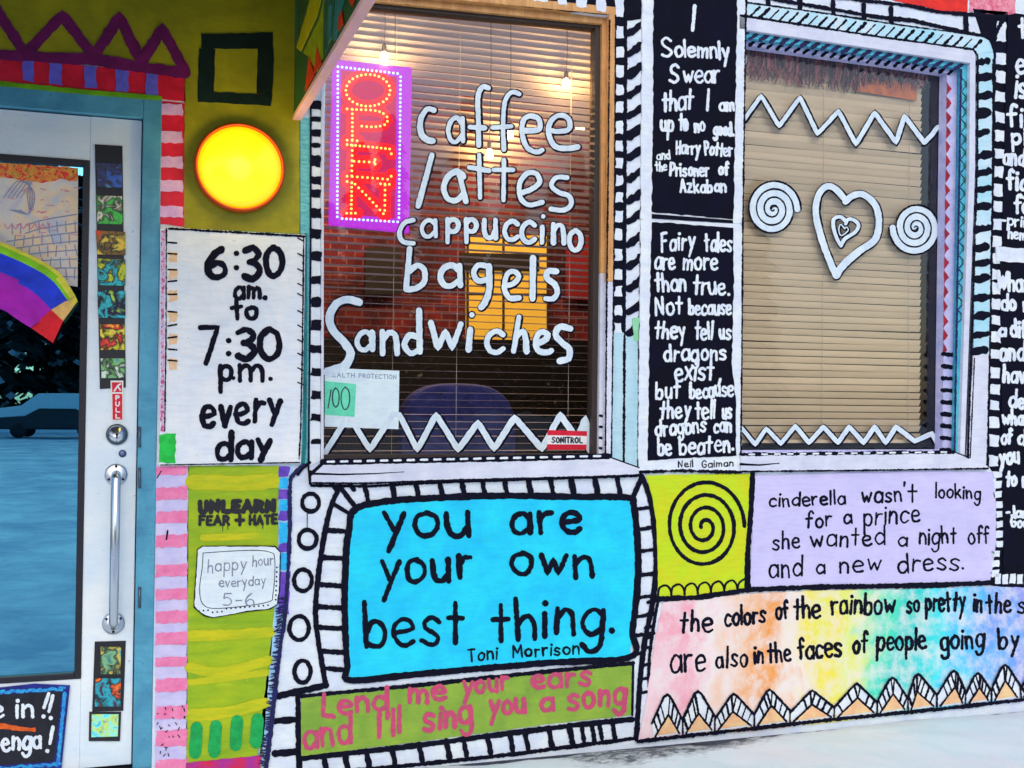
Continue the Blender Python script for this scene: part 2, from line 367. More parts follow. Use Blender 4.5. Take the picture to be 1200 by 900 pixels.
zone('red_band', [[(-60, 58), (0, 67), (217, 88), (217, 119), (187, 116), (0, 95), (-60, 88)], [(187, 118), (216.5, 121), (216, 266), (187, 262)]], RED, 1, .4)
LAV = paint((172, 158, 226), (140, 130, 214), .2, 20)
b = MB()
for x, y, w, h in ((-8, 78, 15, 24), (33, 82, 14, 25), (65, 86, 15, 26), (106, 90, 14, 26), (143, 94, 15, 26), (178, 98, 14, 27)):
    b.prism(rough([(x-w/2, y-h/2-1), (x+w/2, y-h/2+1), (x+w/2, y+h/2+1), (x-w/2, y+h/2-1)], .8), lay(2), 0)
b.obj('blue_block_row', paint((104, 96, 216), (84, 84, 190), .2, 22), WALL)
b = MB()
for y in (128, 161, 190, 218, 248):
    b.prism(rough([(187, y-7), (214, y-6), (214.5, y+7), (188, y+6)], .9), lay(2), 0)
b.obj('pink_block_column', paint((222, 178, 226), (200, 150, 214), .2, 22), WALL)
b = MB(); b.stroke([(-60, 92), (0, 98), (100, 108), (187, 115)], 6, lay(2)-.002); b.obj('green_line', paint((112, 176, 20), (84, 140, 20)), WALL)
# pink and lavender bands below the hours sign, yellow-green pilaster
zone('lavender_strip', [[(183, 545), (221, 545), (219, 905), (181, 905)]], paint((196, 188, 232), (176, 172, 226), .12, 12), 1, .4)
b = MB()
for y0, y1 in ((547, 557), (572, 586), (600, 613), (628, 642), (662, 676), (691, 703), (717, 731), (742, 756), (771, 782), (796, 811), (828, 843), (857, 875), (891, 906)):
    b.prism(rough([(183, y0), (220, y0-2), (219, y1-1), (182.5, y1)], 1.1, 4), lay(2), 0)
b.obj('pink_band', paint((232, 128, 178), (214, 104, 160), .2, 20, wear=(196, 188, 232)), WALL)
b = MB(); b.stroke([(196.5, 622), (195, 632)], 2, lay(2)-.002); b.stroke([(184, 560), (189, 552)], 1.2, lay(2)-.002)
for i in range(26):
    x, y = random.uniform(183, 216), random.uniform(828, 890); b.stroke([(x, y), (x+random.uniform(-3, 3), y+random.uniform(-3, 4))], 1.1, lay(2)-.002)
b.obj('ink_speck', mINK, WALL)
YG = paint((158, 176, 14), (120, 158, 24), .2, 3.2, .45, (1, 1, 3.5), wear=(170, 186, 60))
zone('yellow_green_field', [[(220, 546), (327, 546), (326, 640), (319, 750), (306, 900), (218, 905)]], YG, 1, .5)
b = MB()
for p, w in (([(224, 745), (270, 744), (316, 741)], 13), ([(222, 782), (260, 788), (314, 774)], 12), ([(222, 800), (270, 794), (312, 788)], 8), ([(222, 838), (265, 835), (310, 824)], 13), ([(226, 565), (290, 566), (324, 563)], 18), ([(238, 630), (300, 628)], 8)):
    b.stroke(p, w, lay(2)+.001, True, .1)
b.obj('yellow_streak', paint((190, 182, 8), (156, 172, 16), .2, 7, .45, (1, 1, 5), wear=(158, 176, 20)), WALL)
b = MB()
for x0, x1, y0, y1 in ((222, 237, 846, 889), (245, 259, 844, 888), (270, 284, 838, 880), (294, 308, 836, 877)):
    b.stroke([((x0+x1)/2+1, y0+7), ((x0+x1)/2-1, y1-7)], 14.5, lay(2)-.001, jit=.05)
b.obj('green_bar', paint((16, 160, 84), (10, 134, 66), .2, 22), WALL)
zone('purple_base_strip', [[(218, 894), (306, 885), (303, 920), (218, 920)]], paint((150, 40, 150), (196, 30, 70), .2, 16), 2, .6)
# blue edge of the pilaster
zone('pale_blue_edge', [[(327, 546), (343, 546), (338, 640), (329, 760), (310, 905), (300, 905), (308, 830), (319, 740), (326, 640)]], paint((164, 196, 236), (120, 176, 232), .2, 14), 1, .4)
b = MB()
for y0, y1, c in ((560, 572, 0), (586, 598, 0), (612, 636, 0), (648, 668, 0)):
    b.prism(rough([(328, y0), (338, y0), (337, y1), (327, y1)], .8), lay(2), 0)
b.obj('blue_block', paint((44, 180, 238), (30, 150, 226), .2, 24), WALL)
b = MB()
for y0, y1 in ((547, 559), (573, 585), (599, 610), (637, 647), (670, 720)):
    b.prism(rough([(328, y0), (340, y0), (338, y1), (326, y1)], .8), lay(2), 0)
b.obj('purple_block', paint((112, 70, 190), (80, 50, 170), .3, 24), WALL)
NAVY = paint((20, 20, 92), (12, 12, 50), .3, 30, .4)
b = MB()
b.stroke([(356, 545), (344, 556), (340, 570), (339, 640), (334, 720), (327, 770), (318, 850), (311, 905)], 5, lay(3), True, .22)
for i in range(120):
    t = i/119; y = 700+200*t; x = 335-24*t*1.02-(2 if t < .2 else 0)
    b.stroke([(x+random.uniform(-1, 2), y), (x-random.uniform(3, 8), y+random.uniform(-3, 4))], 1.3, lay(3)+.001)
b.obj('navy_outline', NAVY, WALL)
# rings beside the blue panel
b = MB()
for x, y, rx, ry in ((364, 589, 10, 10.5), (360.5, 632, 10.5, 11), (355, 680, 10.5, 12.5), (350.5, 736, 11.5, 14), (354.5, 787, 9.5, 13)):
    ph = random.random()*6
    b.stroke([(x+rx*math.cos(ph+i*.628), y+ry*math.sin(ph+i*.628)*1.0) for i in range(11)], 5.2, lay(1)-.001, True, .16)
b.stroke([(360, 602), (360, 618)], 1, lay(1)-.001)
b.obj('painted_ring', mINK, WALL)
# black column of white blocks, left of the window; turquoise strip beside it
zone('turquoise_strip', [[(351, 138), (363, 138), (362, 545), (352, 545)]], paint((110, 186, 206), (60, 150, 176), .2, 26, stretch=(1, 1, 4), wear=(196, 190, 90)), 1, .3)
b = MB(); b.stroke([(358, 275), (358, 400), (357, 520), (355, 544)], 4, lay(2)-.001); b.stroke([(198, 268), (280, 272), (358, 276)], 3, lay(2)-.001)
b.obj('teal_line', paint((20, 120, 128), (14, 86, 100)), WALL)
b = MB(); b.stroke([(364.3, 120), (364, 300), (362.5, 450), (361.5, 548), (363, 567)], 2.2, lay(3)); b.stroke([(363, 542), (354, 549), (349, 556)], 3.6, lay(3))
b.obj('window_side_line', mINK, WALL)
zone('checker_column', [[(365, 118), (376, 118), (375, 540), (363, 546)]], mWHITE2, 2, .3)
b = MB()
for y0, y1 in ((118, 128), (137, 143), (152, 160), (168, 173), (182, 196), (206, 216), (222, 232), (244, 256), (268, 280), (294, 306), (323, 333), (348, 360), (375, 387), (404, 414), (431, 441), (458, 468), (485, 494), (514, 521)):
    b.prism(rough([(365, y0), (376.5, y0+.5), (376, y1), (364, y1-1)], 1, 4), lay(3), 0)
b.obj('black_block', mINK, WALL)
# above the left window: black band with pale blocks
zone('black_top_band', [[(450, -40), (752, -10), (752, 22), (735, 24), (722, 19), (560, 2), (450, -9)]], mINKp, 1, .5)
b = MB()
for p in ([(653, -12), (663, -11), (664, 6), (654, 5)], [(675, -10), (688, -9), (688, 9), (676, 8)], [(698, -8), (710, -7), (710, 14), (699, 13)], [(720, -6), (731, -5), (731, 20), (722, 19)], [(625, -12), (643, -11), (642, 2), (626, 1)], [(585, -14), (600, -13), (600, -4), (586, -5)]):
    b.prism(rough(p, .8, 4), lay(2), 0)
b.obj('top_band_block', mWHITE2, WALL)
# pier between the windows: checkers, slanted bars
zone('pier_checker_ground', [[(722, 18), (734, 22), (731, 390), (719, 388)]], mINKp, 1, .4)
b = MB(); y = 30; i = 0
while y < 380:
    h = random.uniform(11, 15); b.prism(rough([(723-.007*(y-30), y), (731-.007*(y-30), y+.5), (731-.007*(y-30), y+h), (722.5-.007*(y-30), y+h)], .9, 4), lay(2), 0); y += h+random.uniform(7, 11)
b.obj('pier_checker_block', mWHITE2, WALL)
zone('pale_strip', [[(719, 388), (751, 392), (749, 552), (716, 552)]], paint((176, 204, 226), (150, 190, 214), .15, 5, stretch=(1, 1, .3)), 1, .3)
b = MB(); y = 6
while y < 385:
    k = .5 if y > 300 else 1
    b.stroke([(737, y+6), (745, y+1), (751, y-4)], random.uniform(8, 11), lay(1)-.001, jit=.25); y += random.uniform(23, 27)
for x in (733.5,): b.stroke([(x+.5, -5), (x, 100), (x-1, 300), (x-2.5, 540)], 3, lay(1)-.0015, jit=.3)
b.stroke([(754, -5), (753.5, 100), (752, 260), (749, 400), (748.5, 550)], 3, lay(1)-.0015, jit=.4)
b.obj('slanted_bar', mINK, WALL)
zone('green_smudge', [[(741, 372), (749, 372), (748, 400), (742, 398)]], paint((110, 190, 130), (150, 200, 190)), 2, 1)
# border round the blue panel
BO = [(398, 570), (386, 600), (376, 652), (370, 708), (372, 745), (382, 804)]
b = MB(); d0 = lay(1)-.001
b.stroke(BO, 6.5, d0, True, .14)
b.stroke([(398, 570), (418, 596)], 6, d0); b.stroke([(740, 586), (752, 560)], 6, d0)
b.stroke([(752, 558), (761, 582), (767, 620), (769, 660), (765, 705), (755, 756), (750, 800), (746, 866)], 6.5, d0, True, .14)
def lerp(pl, y):
    for a, c in zip(pl, pl[1:]):
        if a[1] <= y <= c[1]: return a[0]+(c[0]-a[0])*(y-a[1])/(c[1]-a[1])
    return pl[-1][0]
for y in (622, 654, 686, 712, 736, 764, 784): b.stroke([(lerp(BO, y), y-1), (406, y+1)], 6, d0, jit=.2)
b.stroke([(390, 590), (416, 606)], 5, d0)
for x in (428, 460, 488, 516, 542, 566, 592, 620, 646, 670, 698, 724): b.stroke([(x-1, 565-.02*(x-428)), (x+3, 586-.02*(x-428))], 6.3, d0, jit=.2)
for y in (596, 620, 646, 674, 700, 722, 744): b.stroke([(744, y+1), (766, y-2)], 4.6, d0, jit=.2)
b.stroke([(742, 768), (755, 764)], 4, d0)
b.stroke([(365, 569), (430, 570), (520, 565), (640, 561), (752, 557)], 3.4, d0, jit=.2)
for x in (384, 405): b.stroke([(x-4, 556), (x+10, 574)], 5, d0)
# border left of and below the green panel
b.stroke([(324, 816), (352, 810), (382, 803)], 8, d0, jit=.16)
b.stroke([(349, 812), (350, 860), (351, 905)], 7, d0, jit=.16)
for y in (844, 882): b.stroke([(322, y+1), (350, y-1)], 8, d0, jit=.2)
b.stroke([(352, 889), (470, 876), (600, 859), (680, 849), (741, 843)], 6.5, d0, jit=.15)
b.stroke([(360, 908), (470, 898), (600, 884), (746, 865)], 5, d0, jit=.2)
for x in (380, 405, 430, 460, 492, 524, 544, 572, 598, 616, 644, 668, 682, 694, 703, 718): b.stroke([(x-1, 886-.125*(x-380)), (x+3, 904-.112*(x-380))], 6.5 if x < 670 else 5, d0, jit=.2)
# narrow ladder between the green and the rainbow panel
b.stroke([(772, 700), (765, 740), (760, 790), (766, 830), (772, 862)], 4, d0, True, .2)
for y in (706, 720, 736, 748, 760, 780, 796, 812): b.stroke([(752+.1*(780-y) if y < 780 else 752, y), (768-.1*(y-706) if y < 780 else 762, y-2)], 4, d0, jit=.2)
b.obj('border_line', mINK, WALL)
# right part: cells above the right window and the two columns beside it
b = MB()
for p in ([(1045, 0), (1100, -8), (1134, -12), (1134, 14), (1110, 14), (1066, 5)],): b.prism(rough(p, .7), lay(1), 0)
b.obj('red_patch', paint((222, 40, 24), (190, 30, 30), .2, 10), WALL)
zone('pink_patch', [[(1136, -14), (1190, -12), (1190, 16), (1170, 18), (1136, 13)]], paint((226, 150, 172), (204, 70, 110), .2, 30), 1, .7)
zone('checker_ground', [[(1140, 10), (1180, 14), (1205, 18), (1205, -20), (1230, -20), (1230, 700), (1160, 686), (1168, 560), (1158, 545), (1163, 70), (1150, 40)]], mINKp, 1, .4)
b = MB()
for i, y in enumerate((37, 69, 90, 113, 137, 159, 180, 201, 223, 242, 263, 283, 303, 322, 338, 356, 375, 395, 415, 437, 456, 475, 495, 516, 540)):
    x = 1174-.018*(y-37)*1.05; h = random.uniform(6, 7.5) if y > 40 else 12
    b.prism(rough([(x-5.5, y-h), (x+5.5, y-h+1.5), (x+5, y+h), (x-5.5, y+h-1)], .9, 4), lay(2), 0)
for i in range(11):
    y = 556+i*11.6; x = 1169+(3 if 2 < i < 8 else 0)-(.3*i if i > 7 else 0); b.prism(rough([(x-5, y-3), (x+5, y-4), (x+5, y+3.5), (x-4, y+4.5)], .7, 4), lay(2), 0)
for i in range(6):
    x = 1170+i*8.5; b.prism(rough([(x-3, 673), (x+3, 672.5), (x+3, 684), (x-4, 684)], .6, 4), lay(2), 0)
b.obj('checker_block', mWHITE2, WALL)
b = MB(); b.stroke([(870, -8), (935, 4), (1030, 20), (1070, 24), (1130, 38), (1160, 44)], 4.5, lay(1)-.001, jit=.25)
for x in (900, 937, 976, 1012, 1044, 1132, 1152): b.stroke([(x, -8+.12*(x-900)), (x+1, 10+.155*(x-900))], 5.5, lay(1)-.001, jit=.2)
for x, y in ((1078, 27), (1110, 33)): b.stroke([(x-8, y-2), (x+12, y+1)], 2.2, lay(1)-.001)
b.stroke([(940, -8), (1062, 6), (1100, 14), (1135, 17), (1180, 20)], 4.5, lay(1)-.001, jit=.3)
b.stroke([(1164, 44), (1175, 24)], 5, lay(2)-.001, jit=.3)
b.obj('cell_line', mINK, WALL)
# stencil on the pilaster
b = MB(); pen = Pen(b, lay(2)-.001, 6.2, jit=.16)
pen.word('UNLEARN', 231, 600, 324, 599, 7.6, 5.8, .34, .2); pen.word('UNLEARN', 232, 599.4, 325, 598.4, 7, 5, .34, .2)
pen.word('FEAR', 232, 615, 270, 614.5, 6, 3.6, .3, .2); pen.word('HATE', 291, 614.5, 326, 613, 6, 3.6, .3, .2)
b.stroke([(281, 604), (281, 615)], 4, lay(2)-.001); b.stroke([(276.5, 609.5), (285.5, 609.5)], 4, lay(2)-.001)
for x, y in ((261, 622), (267, 620), (308, 619), (300, 617)): b.stroke([(x, 612), (x, y)], 1.5, lay(2)-.001, wf=lambda t: 1-.5*t)
b.obj('stencil_lettering', plain((.006, .006, .012), .5), WALL)

# ================================================================== canopy over the door
XS0, XS1 = P(344, 143).x, P(352, 143).x; zc = P(347, 141).z
can = empty('door_canopy', (XS0, 0, zc), 'wooden canopy over the door with a painted side board and pink edge', 'canopy')
b = MB(); b.box((XS0, -1.75, zc+.022), (XS1, .0, zc+.56)); b.obj('side_panel', paint((28, 92, 50), (14, 60, 40), .25, 9, stretch=(1, 3, .6)), can)
b = MB(); b.box((XS0-.004, -1.76, zc), (XS1+.004, 0, zc+.022)); b.obj('edge_trim', paint((236, 168, 196), (222, 172, 150), .16, 6, stretch=(1, .6, 3)), can, bevel=.003)
b = MB(); b.box((XS0-2.4, -1.8, zc+.56), (XS1+.02, 0, zc+.64)); b.obj('roof', paint((62, 60, 40), (44, 44, 30), .2, 6), can)
b = MB(); b.box((XS0-2.4, -1.75, zc-.1), (XS0-2.35, 0, zc+.56)); b.obj('far_side_panel', paint((28, 92, 50), (14, 60, 40), .25, 9, stretch=(1, 3, .6)), can)
b = MB(); b.box((XS0-2.35, -1.80, zc+.28), (XS0-.001, -1.765, zc+.555)); b.obj('added_shade_board', paint((28, 92, 50), (14, 60, 40), .25, 9), can)  # unseen board added at the canopy front to shade the olive wall
def shards(name, polys, mat, k):
    b = MB()
    for p in polys:
        fr = [PX(u, v, XS0-.0015*k) for u, v in p]; b.solid(fr, [q+Vector((.003, 0, 0)) for q in fr])
    b.obj(name, mat, can)
shards('dark_green_shard', [[(345, -4), (350, -4), (350, 52), (345, 56)], [(379, 0), (392, 0), (391, 40), (379, 68)]], paint((24, 74, 54), (20, 100, 90), .25, 16), 1)
shards('yellow_shard', [[(347, 56), (364, -3), (376, -3), (372, 16), (352, 60)]], paint((186, 176, 10), (150, 150, 10), .2, 16), 2)
shards('lime_shard', [[(355, 62), (374, 22), (379, 0), (378, 68), (371, 84), (361, 66)]], paint((150, 166, 16), (122, 140, 14), .2, 16), 3)
shards('teal_shard', [[(393, 0), (402, 0), (394, 46), (390, 48)], [(385, 6), (389, 6), (388, 44), (384, 52)]], paint((34, 132, 124), (20, 100, 110), .2, 16), 2)
shards('red_shard', [[(357, 107), (362, 64), (368, 88)], [(367, 88), (371, 53), (377, 74)], [(396, 22), (400, 12), (402, 28), (396, 36)], [(407, -2), (416, -2), (412, 8)]], paint((214, 50, 20), (190, 40, 24), .2, 16), 4)

# ================================================================== door
door = empty('entrance_door', (XDR, 0, 0), 'white door with one tall glass pane in a blue grey frame', 'door')
FR = paint((84, 154, 190), (62, 126, 166), .1, 4, .35, wear=(52, 100, 136), bump=.1)
LEAF = paint((216, 226, 246), (198, 212, 236), .06, 3, .35, wear=(160, 176, 204), bump=.08, streak=.2)
xl = P(160.5, 500, .02).x; zl = P(80, 134, .02).z; xo = xl-.98; zb = P(150, 896, .02).z
b = MB(); b.box((xl+.004, -.008, .0), (XDR-.001, .12, ZDT-.001)); b.box((XDL+.001, -.008, 0), (xo-.004, .12, ZDT-.001)); b.box((xo-.004, -.007, zl+.004), (xl+.004, .12, ZDT-.0015))
b.obj('door_frame', FR, door, bevel=.004)
b = MB(); b.box((XDL+.002, -.03, -.03), (XDR-.002, .14, max(.012, zb-.012))); b.obj('threshold', plain((.05, .06, .08), .4, .6), door, bevel=.004)
gx0, gx1 = xo+.14, P(100, 500, .02).x; gz0, gz1 = P(50, 798, .02).z, P(50, 184, .02).z
b = MB(); b.box((gx1, .02, zb), (xl, .065, zl)); b.box((xo, .02, zb), (gx0, .065, zl)); b.box((gx0, .021, gz1), (gx1, .064, zl-.001)); b.box((gx0, .021, zb), (gx1, .064, gz0))
LEAFO = b.obj('leaf', LEAF, door, bevel=.003)
b = MB(); q = .026
for a, c in (((gx1-q, .014, gz0), (gx1, .06, gz1)), ((gx0, .014, gz0), (gx0+q, .06, gz1)), ((gx0+q, .0145, gz1-q), (gx1-q, .06, gz1)), ((gx0+q, .0145, gz0), (gx1-q, .06, gz0+q))): b.box(a, c)
b.obj('gasket', plain((.008, .008, .016), .45), door, bevel=.003)
b = MB(); b.box((gx0+q, .034, gz0+q), (gx1-q, .040, gz1-q)); b.obj('pane', glass((.17, .60, .82), .68, (.6, .7, .8)), door)
# pull handle
STEEL = plain((.62, .67, .74), .22, 1)
c1, c2 = P(135.5, 556, .02), P(133.5, 730, .02); xb_ = (c1.x+c2.x)/2
b = MB(); b.tube([(xb_, .02, c1.z), (xb_, -.035, c1.z), (xb_, -.052, c1.z-.012), (xb_, -.052, c2.z+.012), (xb_, -.035, c2.z), (xb_, .02, c2.z)], .0195, 16)
HAND = b.obj('handle', STEEL, door, True)
for c in (c1, c2):
    b = MB(); b.lathe((xb_, 0, c.z), [(.045, .02), (.045, .012), (.036, .007), (.0, .007)], 28); b.obj('mount_plate', plain((.55, .6, .68), .3, 1), HAND, True)
b = MB()
for c, k in ((c1, (90, 215, 325)), (c2, (35, 145, 270))):
    for a in k: b.lathe((xb_+.034*math.cos(R(a)), 0, c.z+.034*math.sin(R(a))), [(.0055, .012), (.0055, .005), (.0, .004)], 10)
b.obj('screw', plain((.03, .03, .04), .4, .8), HAND, True)
c = P(137, 509, .02)
b = MB(); b.lathe(c, [(.0435, 0), (.0435, -.008), (.037, -.014), (.033, -.014)], 32); LK = b.obj('lock', plain((.12, .14, .18), .25, 1), door, True)
b = MB(); b.lathe(c, [(.033, -.006), (.033, -.0155), (.0, -.017)], 28); b.obj('cylinder', plain((.7, .74, .8), .25, 1), LK, True)
b = MB(); b.box((c.x-.003, c.y-.0195, c.z-.016), (c.x+.003, c.y-.013, c.z-.002)); b.lathe((c.x, c.y, c.z-.002), [(.006, -.012), (.006, -.0195), (0, -.0196)], 12); b.obj('keyhole', plain((.01, .01, .02), .4), LK)
c = P(143.5, 531.5, .02); b = MB(); b.lathe(c, [(.0155, 0), (.0155, -.004), (.010, -.007), (0, -.007)], 20); b.obj('screw_cap', plain((.08, .1, .2), .35, .7), door, True)
b = MB()
for v in (512, 560, 700): b.tube([P(163.5, v-12, -.012), P(163.5, v+12, -.012)], .006, 10)
b.obj('hinge', plain((.1, .14, .2), .4, .7), door, True)

# small paintings on the door
BLK = plain((.008, .008, .014), .45)
strip = MB(); strip.prism([(111, 169), (143.5, 171), (147.5, 454), (117, 456)], .016, .0199)
tag(strip.obj('tile_strip', BLK), 'tall black strip holding seven small paintings above the red pull sticker', 'strip')
strip = MB(); strip.prism([(111, 752), (147.5, 751), (144.5, 833), (108, 834)], .016, .0199)
tag(strip.obj('tile_strip', BLK), 'short black strip below the door handle holding two small paintings', 'strip')
tiles = [
 ([(113, 191), (143, 192), (143, 220), (114, 219)], [(10, 20, 70), (30, 90, 200), (20, 40, 120), (90, 170, 200)], 'deep blue swirl painting at the top of the door strip'),
 ([(113, 229), (143, 230), (144, 263), (114, 262)], [(20, 90, 40), (220, 220, 200), (60, 190, 70), (20, 60, 40)], 'green painting with white patches, second from top of the door strip'),
 ([(112, 270), (147, 272), (147, 299), (114, 298)], [(200, 60, 20), (120, 90, 20), (230, 190, 60), (210, 40, 20)], 'yellow and red brick like painting on the door strip'),
 ([(115, 303), (147, 304), (147, 335), (115, 334)], [(10, 30, 30), (190, 200, 30), (40, 180, 200), (16, 30, 30)], 'painting of a yellow and cyan peak on the door strip'),
 ([(114, 340), (147, 341), (147, 373), (115, 372)], [(16, 16, 80), (40, 180, 200), (16, 16, 70), (160, 210, 60)], 'half cyan and half navy painting on the door strip'),
 ([(117, 380), (146, 380), (146, 410), (118, 410)], [(240, 190, 30), (220, 60, 50), (240, 210, 60), (226, 120, 120)], 'red framed painting with a yellow middle on the door strip'),
 ([(118, 420), (146, 420), (146, 443), (119, 443)], [(150, 190, 200), (200, 220, 210), (120, 180, 110), (90, 140, 160)], 'pale mint painting just above the red pull sticker'),
 ([(118, 758), (142, 758), (141, 790), (118, 790)], [(60, 120, 120), (120, 170, 130), (190, 180, 90), (70, 150, 160)], 'grey teal painting, upper one below the door handle'),
 ([(112, 795), (142, 795), (141, 828), (111, 828)], [(110, 190, 60), (220, 90, 40), (40, 160, 190), (60, 30, 60)], 'rainbow coloured painting between two others below the door handle')]
for poly, cols, lab in tiles:
    e = empty('small_painting', cpoly(poly, .016), lab, 'painting', 'small paintings on the door')
    b = MB(); b.prism(poly, .011, .0157); b.obj('canvas', splash(cols[:2]+[(12, 14, 26)]+cols[2:], 20, .5, .3), e)
poly = [(104.5, 834.5), (142, 834.5), (140.5, 868.5), (104, 868.5)]
e = empty('small_painting', cpoly(poly, .02), 'cyan painting in its own black frame, lowest on the door', 'painting', 'small paintings on the door')
b = MB(); b.prism(poly, .013, .0199); b.obj('frame', BLK, e)
b = MB(); b.prism([(107.5, 837), (139, 837), (138, 863), (107, 864)], .0115, .0128); b.obj('canvas', splash([(40, 170, 210), (120, 220, 230), (190, 210, 80), (30, 140, 200)], 26, 1, .3), e)
# pull sticker
e = empty('door_sticker', P(137, 492, .0155), 'red and white sticker reading PULL above the door lock', 'sticker')
b = MB(); b.prism([(129.5, 446), (144.5, 446), (144.5, 493), (131, 493)], .0142, .0158); b.obj('label', paint((232, 222, 228), None, .05), e)
b = MB(); b.prism([(131, 448), (143, 448), (143, 459.5), (131.5, 459.5)], .0134, .0141); b.prism([(131.6, 461.5), (143.3, 461.5), (143.3, 491.8), (132, 491.8)], .0134, .0141)
b.obj('red_print', paint((214, 26, 54), (190, 20, 46), .1), e)
b = MB(); pen = Pen(b, .013, 1.6, jit=.03)
for i, ch in enumerate('PULL'): pen.glyph(ch, 135.3, 140.2, 465.6+i*7.2, 468.4+i*7.2)
b.stroke([(134, 458), (138, 452), (141, 450)], 2, .013); b.stroke([(138, 453), (141, 457)], 1.8, .013)
b.obj('lettering', plain((.8, .8, .82), .4), e)

# sign at the foot of the door
e = empty('door_sign', P(40, 905, .012), 'black welcome sign with white lettering and a blue border on the lower door', 'sign')
b = MB(); b.prism([(-110, 815), (0, 806), (40, 801.5), (82, 803.5), (77, 850), (71, 910), (-110, 922)], .010, .0203); b.obj('board', paint((30, 36, 140), (16, 20, 100), .2, 16), e)
b = MB(); b.prism([(-100, 826), (0, 814), (72, 810), (68, 850), (63, 892), (-100, 905)], .007, .0099); b.obj('dark_field', paint((16, 16, 30), (28, 28, 44), .2, 12), e)
b = MB()
for i in range(46):
    t = i/45; b.stroke([(-90+t*160, 816.5-9*t+random.uniform(-2, 2)), (-84+t*160, 816.5-9.4*t+random.uniform(-2, 2))], 3, .0085)
    b.stroke([(76-7.5*t+random.uniform(-1, 1), 812+80*t), (75.4-7.5*t+random.uniform(-1, 1), 815+80*t)], 3.4, .0085)
    b.stroke([(-90+t*156, 906-10*t+random.uniform(-2, 2)), (-85+t*156, 906-10*t+random.uniform(-2, 2))], 3, .0085)
b.obj('border_dabs', paint((40, 160, 214), (30, 90, 200), .2, 60), e)
b = MB(); b.stroke([(-20, 852), (5, 851), (22, 854), (38, 855)], 8.5, .0062, True, .2, wf=lambda t: 1-.6*t); b.obj('orange_fish', paint((214, 96, 26), (180, 60, 20), .2, 40), e)
b = MB(); pen = Pen(b, .006, 4.2)
pen.word('Come', -66, 846, 5.5, 841, 13); pen.glyph('i', 16.5, 23.5, 827, 840.5); pen.glyph('n', 25.5, 39.5, 826.5, 840)
for a, c in (((57, 813), (51.5, 829)), ((62, 815.5), (57.5, 833.5))): pen.put('l', [a, c])
pen.put('d', [(51, 839.5)]); pen.put('d', [(59.5, 841.5)])
pen.word('Venga', -12, 882, 50, 875, 13.5); pen.put('l', [(62, 852), (58.5, 871)]); pen.put('d', [(55.5, 880)])
b.obj('lettering', mWHITE2, e)

# patterned picture in the top of the door glass
e = empty('window_picture', P(50, 330, .03), 'pale patterned paper picture with a red top edge on the door glass', 'picture')
b = MB(); b.prism([(-120, 176), (0, 190.5), (91.5, 197), (91, 336), (60, 331), (0, 312), (-120, 282)], .029, .0335); b.obj('sheet', splash([(186, 178, 196), (206, 196, 196), (222, 190, 160), (170, 180, 206)], 7, .8, .3), e)
b = MB(); b.prism(rough([(-120, 176), (0, 190.5), (91.5, 197), (91, 212), (70, 210), (50, 214), (0, 208), (-120, 196)], 1), .0265, .0288); b.obj('red_edge', splash([(180, 24, 16), (216, 40, 24), (230, 150, 40), (90, 20, 20)], 30, 1.6), e)
b = MB()
for i in range(9):
    y = 256+i*9.5; off = -.06*i
    if y < 330: b.stroke([(8 if i > 1 else 30, y+8), (50, y+2), (90, y-5+i)], 1.5, .0275, True)
for i in range(5):
    for j in range(8):
        x = 14+j*10.5+(i % 2)*4; y = 262+i*14-j*.4
        if y < 322 and x < 88: b.stroke([(x, y), (x+random.uniform(-2, 3), y+12)], 1.3, .0275)
for k in range(5): b.stroke([(4+k*5, 232), (22+k*4, 212), (40-k*2, 226), (34, 250), (12+k*3, 246)], 1, .0275, True)
b.obj('pattern_line', paint((126, 150, 186), (150, 120, 160), .2, 30), e)
b = MB()
for k in range(26): x, y = random.uniform(10, 88), random.uniform(214, 280); b.stroke([(x, y), (x+random.uniform(2, 8), y+random.uniform(-2, 2))], 1, .0272)
for k in range(6): b.stroke([(5+k*9, 262), (9+k*9, 268), (14+k*9, 262)], 1.2, .0272, True)
b.obj('pink_mark', paint((206, 120, 160), (214, 140, 140)), e)

# rainbow flag
fl = empty('rainbow_flag', P(-130, 330, -.03), 'rainbow flag with a purple field and red tip hanging across the door glass', 'flag')
TOP = dense([(-135, 238), (-60, 262), (0, 283), (40, 301), (70, 320), (88, 346)], True, 6); BOT = dense([(-135, 322), (-60, 344), (0, 362), (14, 370), (26, 378), (36, 384)], True, 6)
def at(pl, t):
    x = t*(len(pl)-1); i = min(int(x), len(pl)-2); f = x-i; return (pl[i][0]+(pl[i+1][0]-pl[i][0])*f, pl[i][1]+(pl[i+1][1]-pl[i][1])*f)
b = MB(); NS, NT = 44, 18; mi = []
for i in range(NS+1):
    for j in range(NT+1):
        a, c = at(TOP, i/NS), at(BOT, i/NS); t = j/NT
        dd = -.012+.016*math.sin(i*.42+j*.25)*(.35+.65*(1-i/NS)) - .006*math.sin(j*.9)-.02
        b.v.append(P(a[0]+(c[0]-a[0])*t, a[1]+(c[1]-a[1])*t, dd))
for i in range(NS):
    for j in range(NT):
        q = i*(NT+1)+j; b.f.append([q, q+1, q+NT+2, q+NT+1]); t = (j+.5)/NT-.05*(i/NS)
        mi.append(0 if t < .04 else 1 if t < .13 else 2 if t < .36+.1*(i/NS) else 3)
n = len(b.v)
for u, v, d in ((88, 346, -.026), (60, 363, -.034), (36, 384, -.026), (91, 353, -.03), (74, 376, -.046), (62, 402, -.034), (80, 360, -.04), (48, 384, -.044)): b.v.append(P(u, v, d))
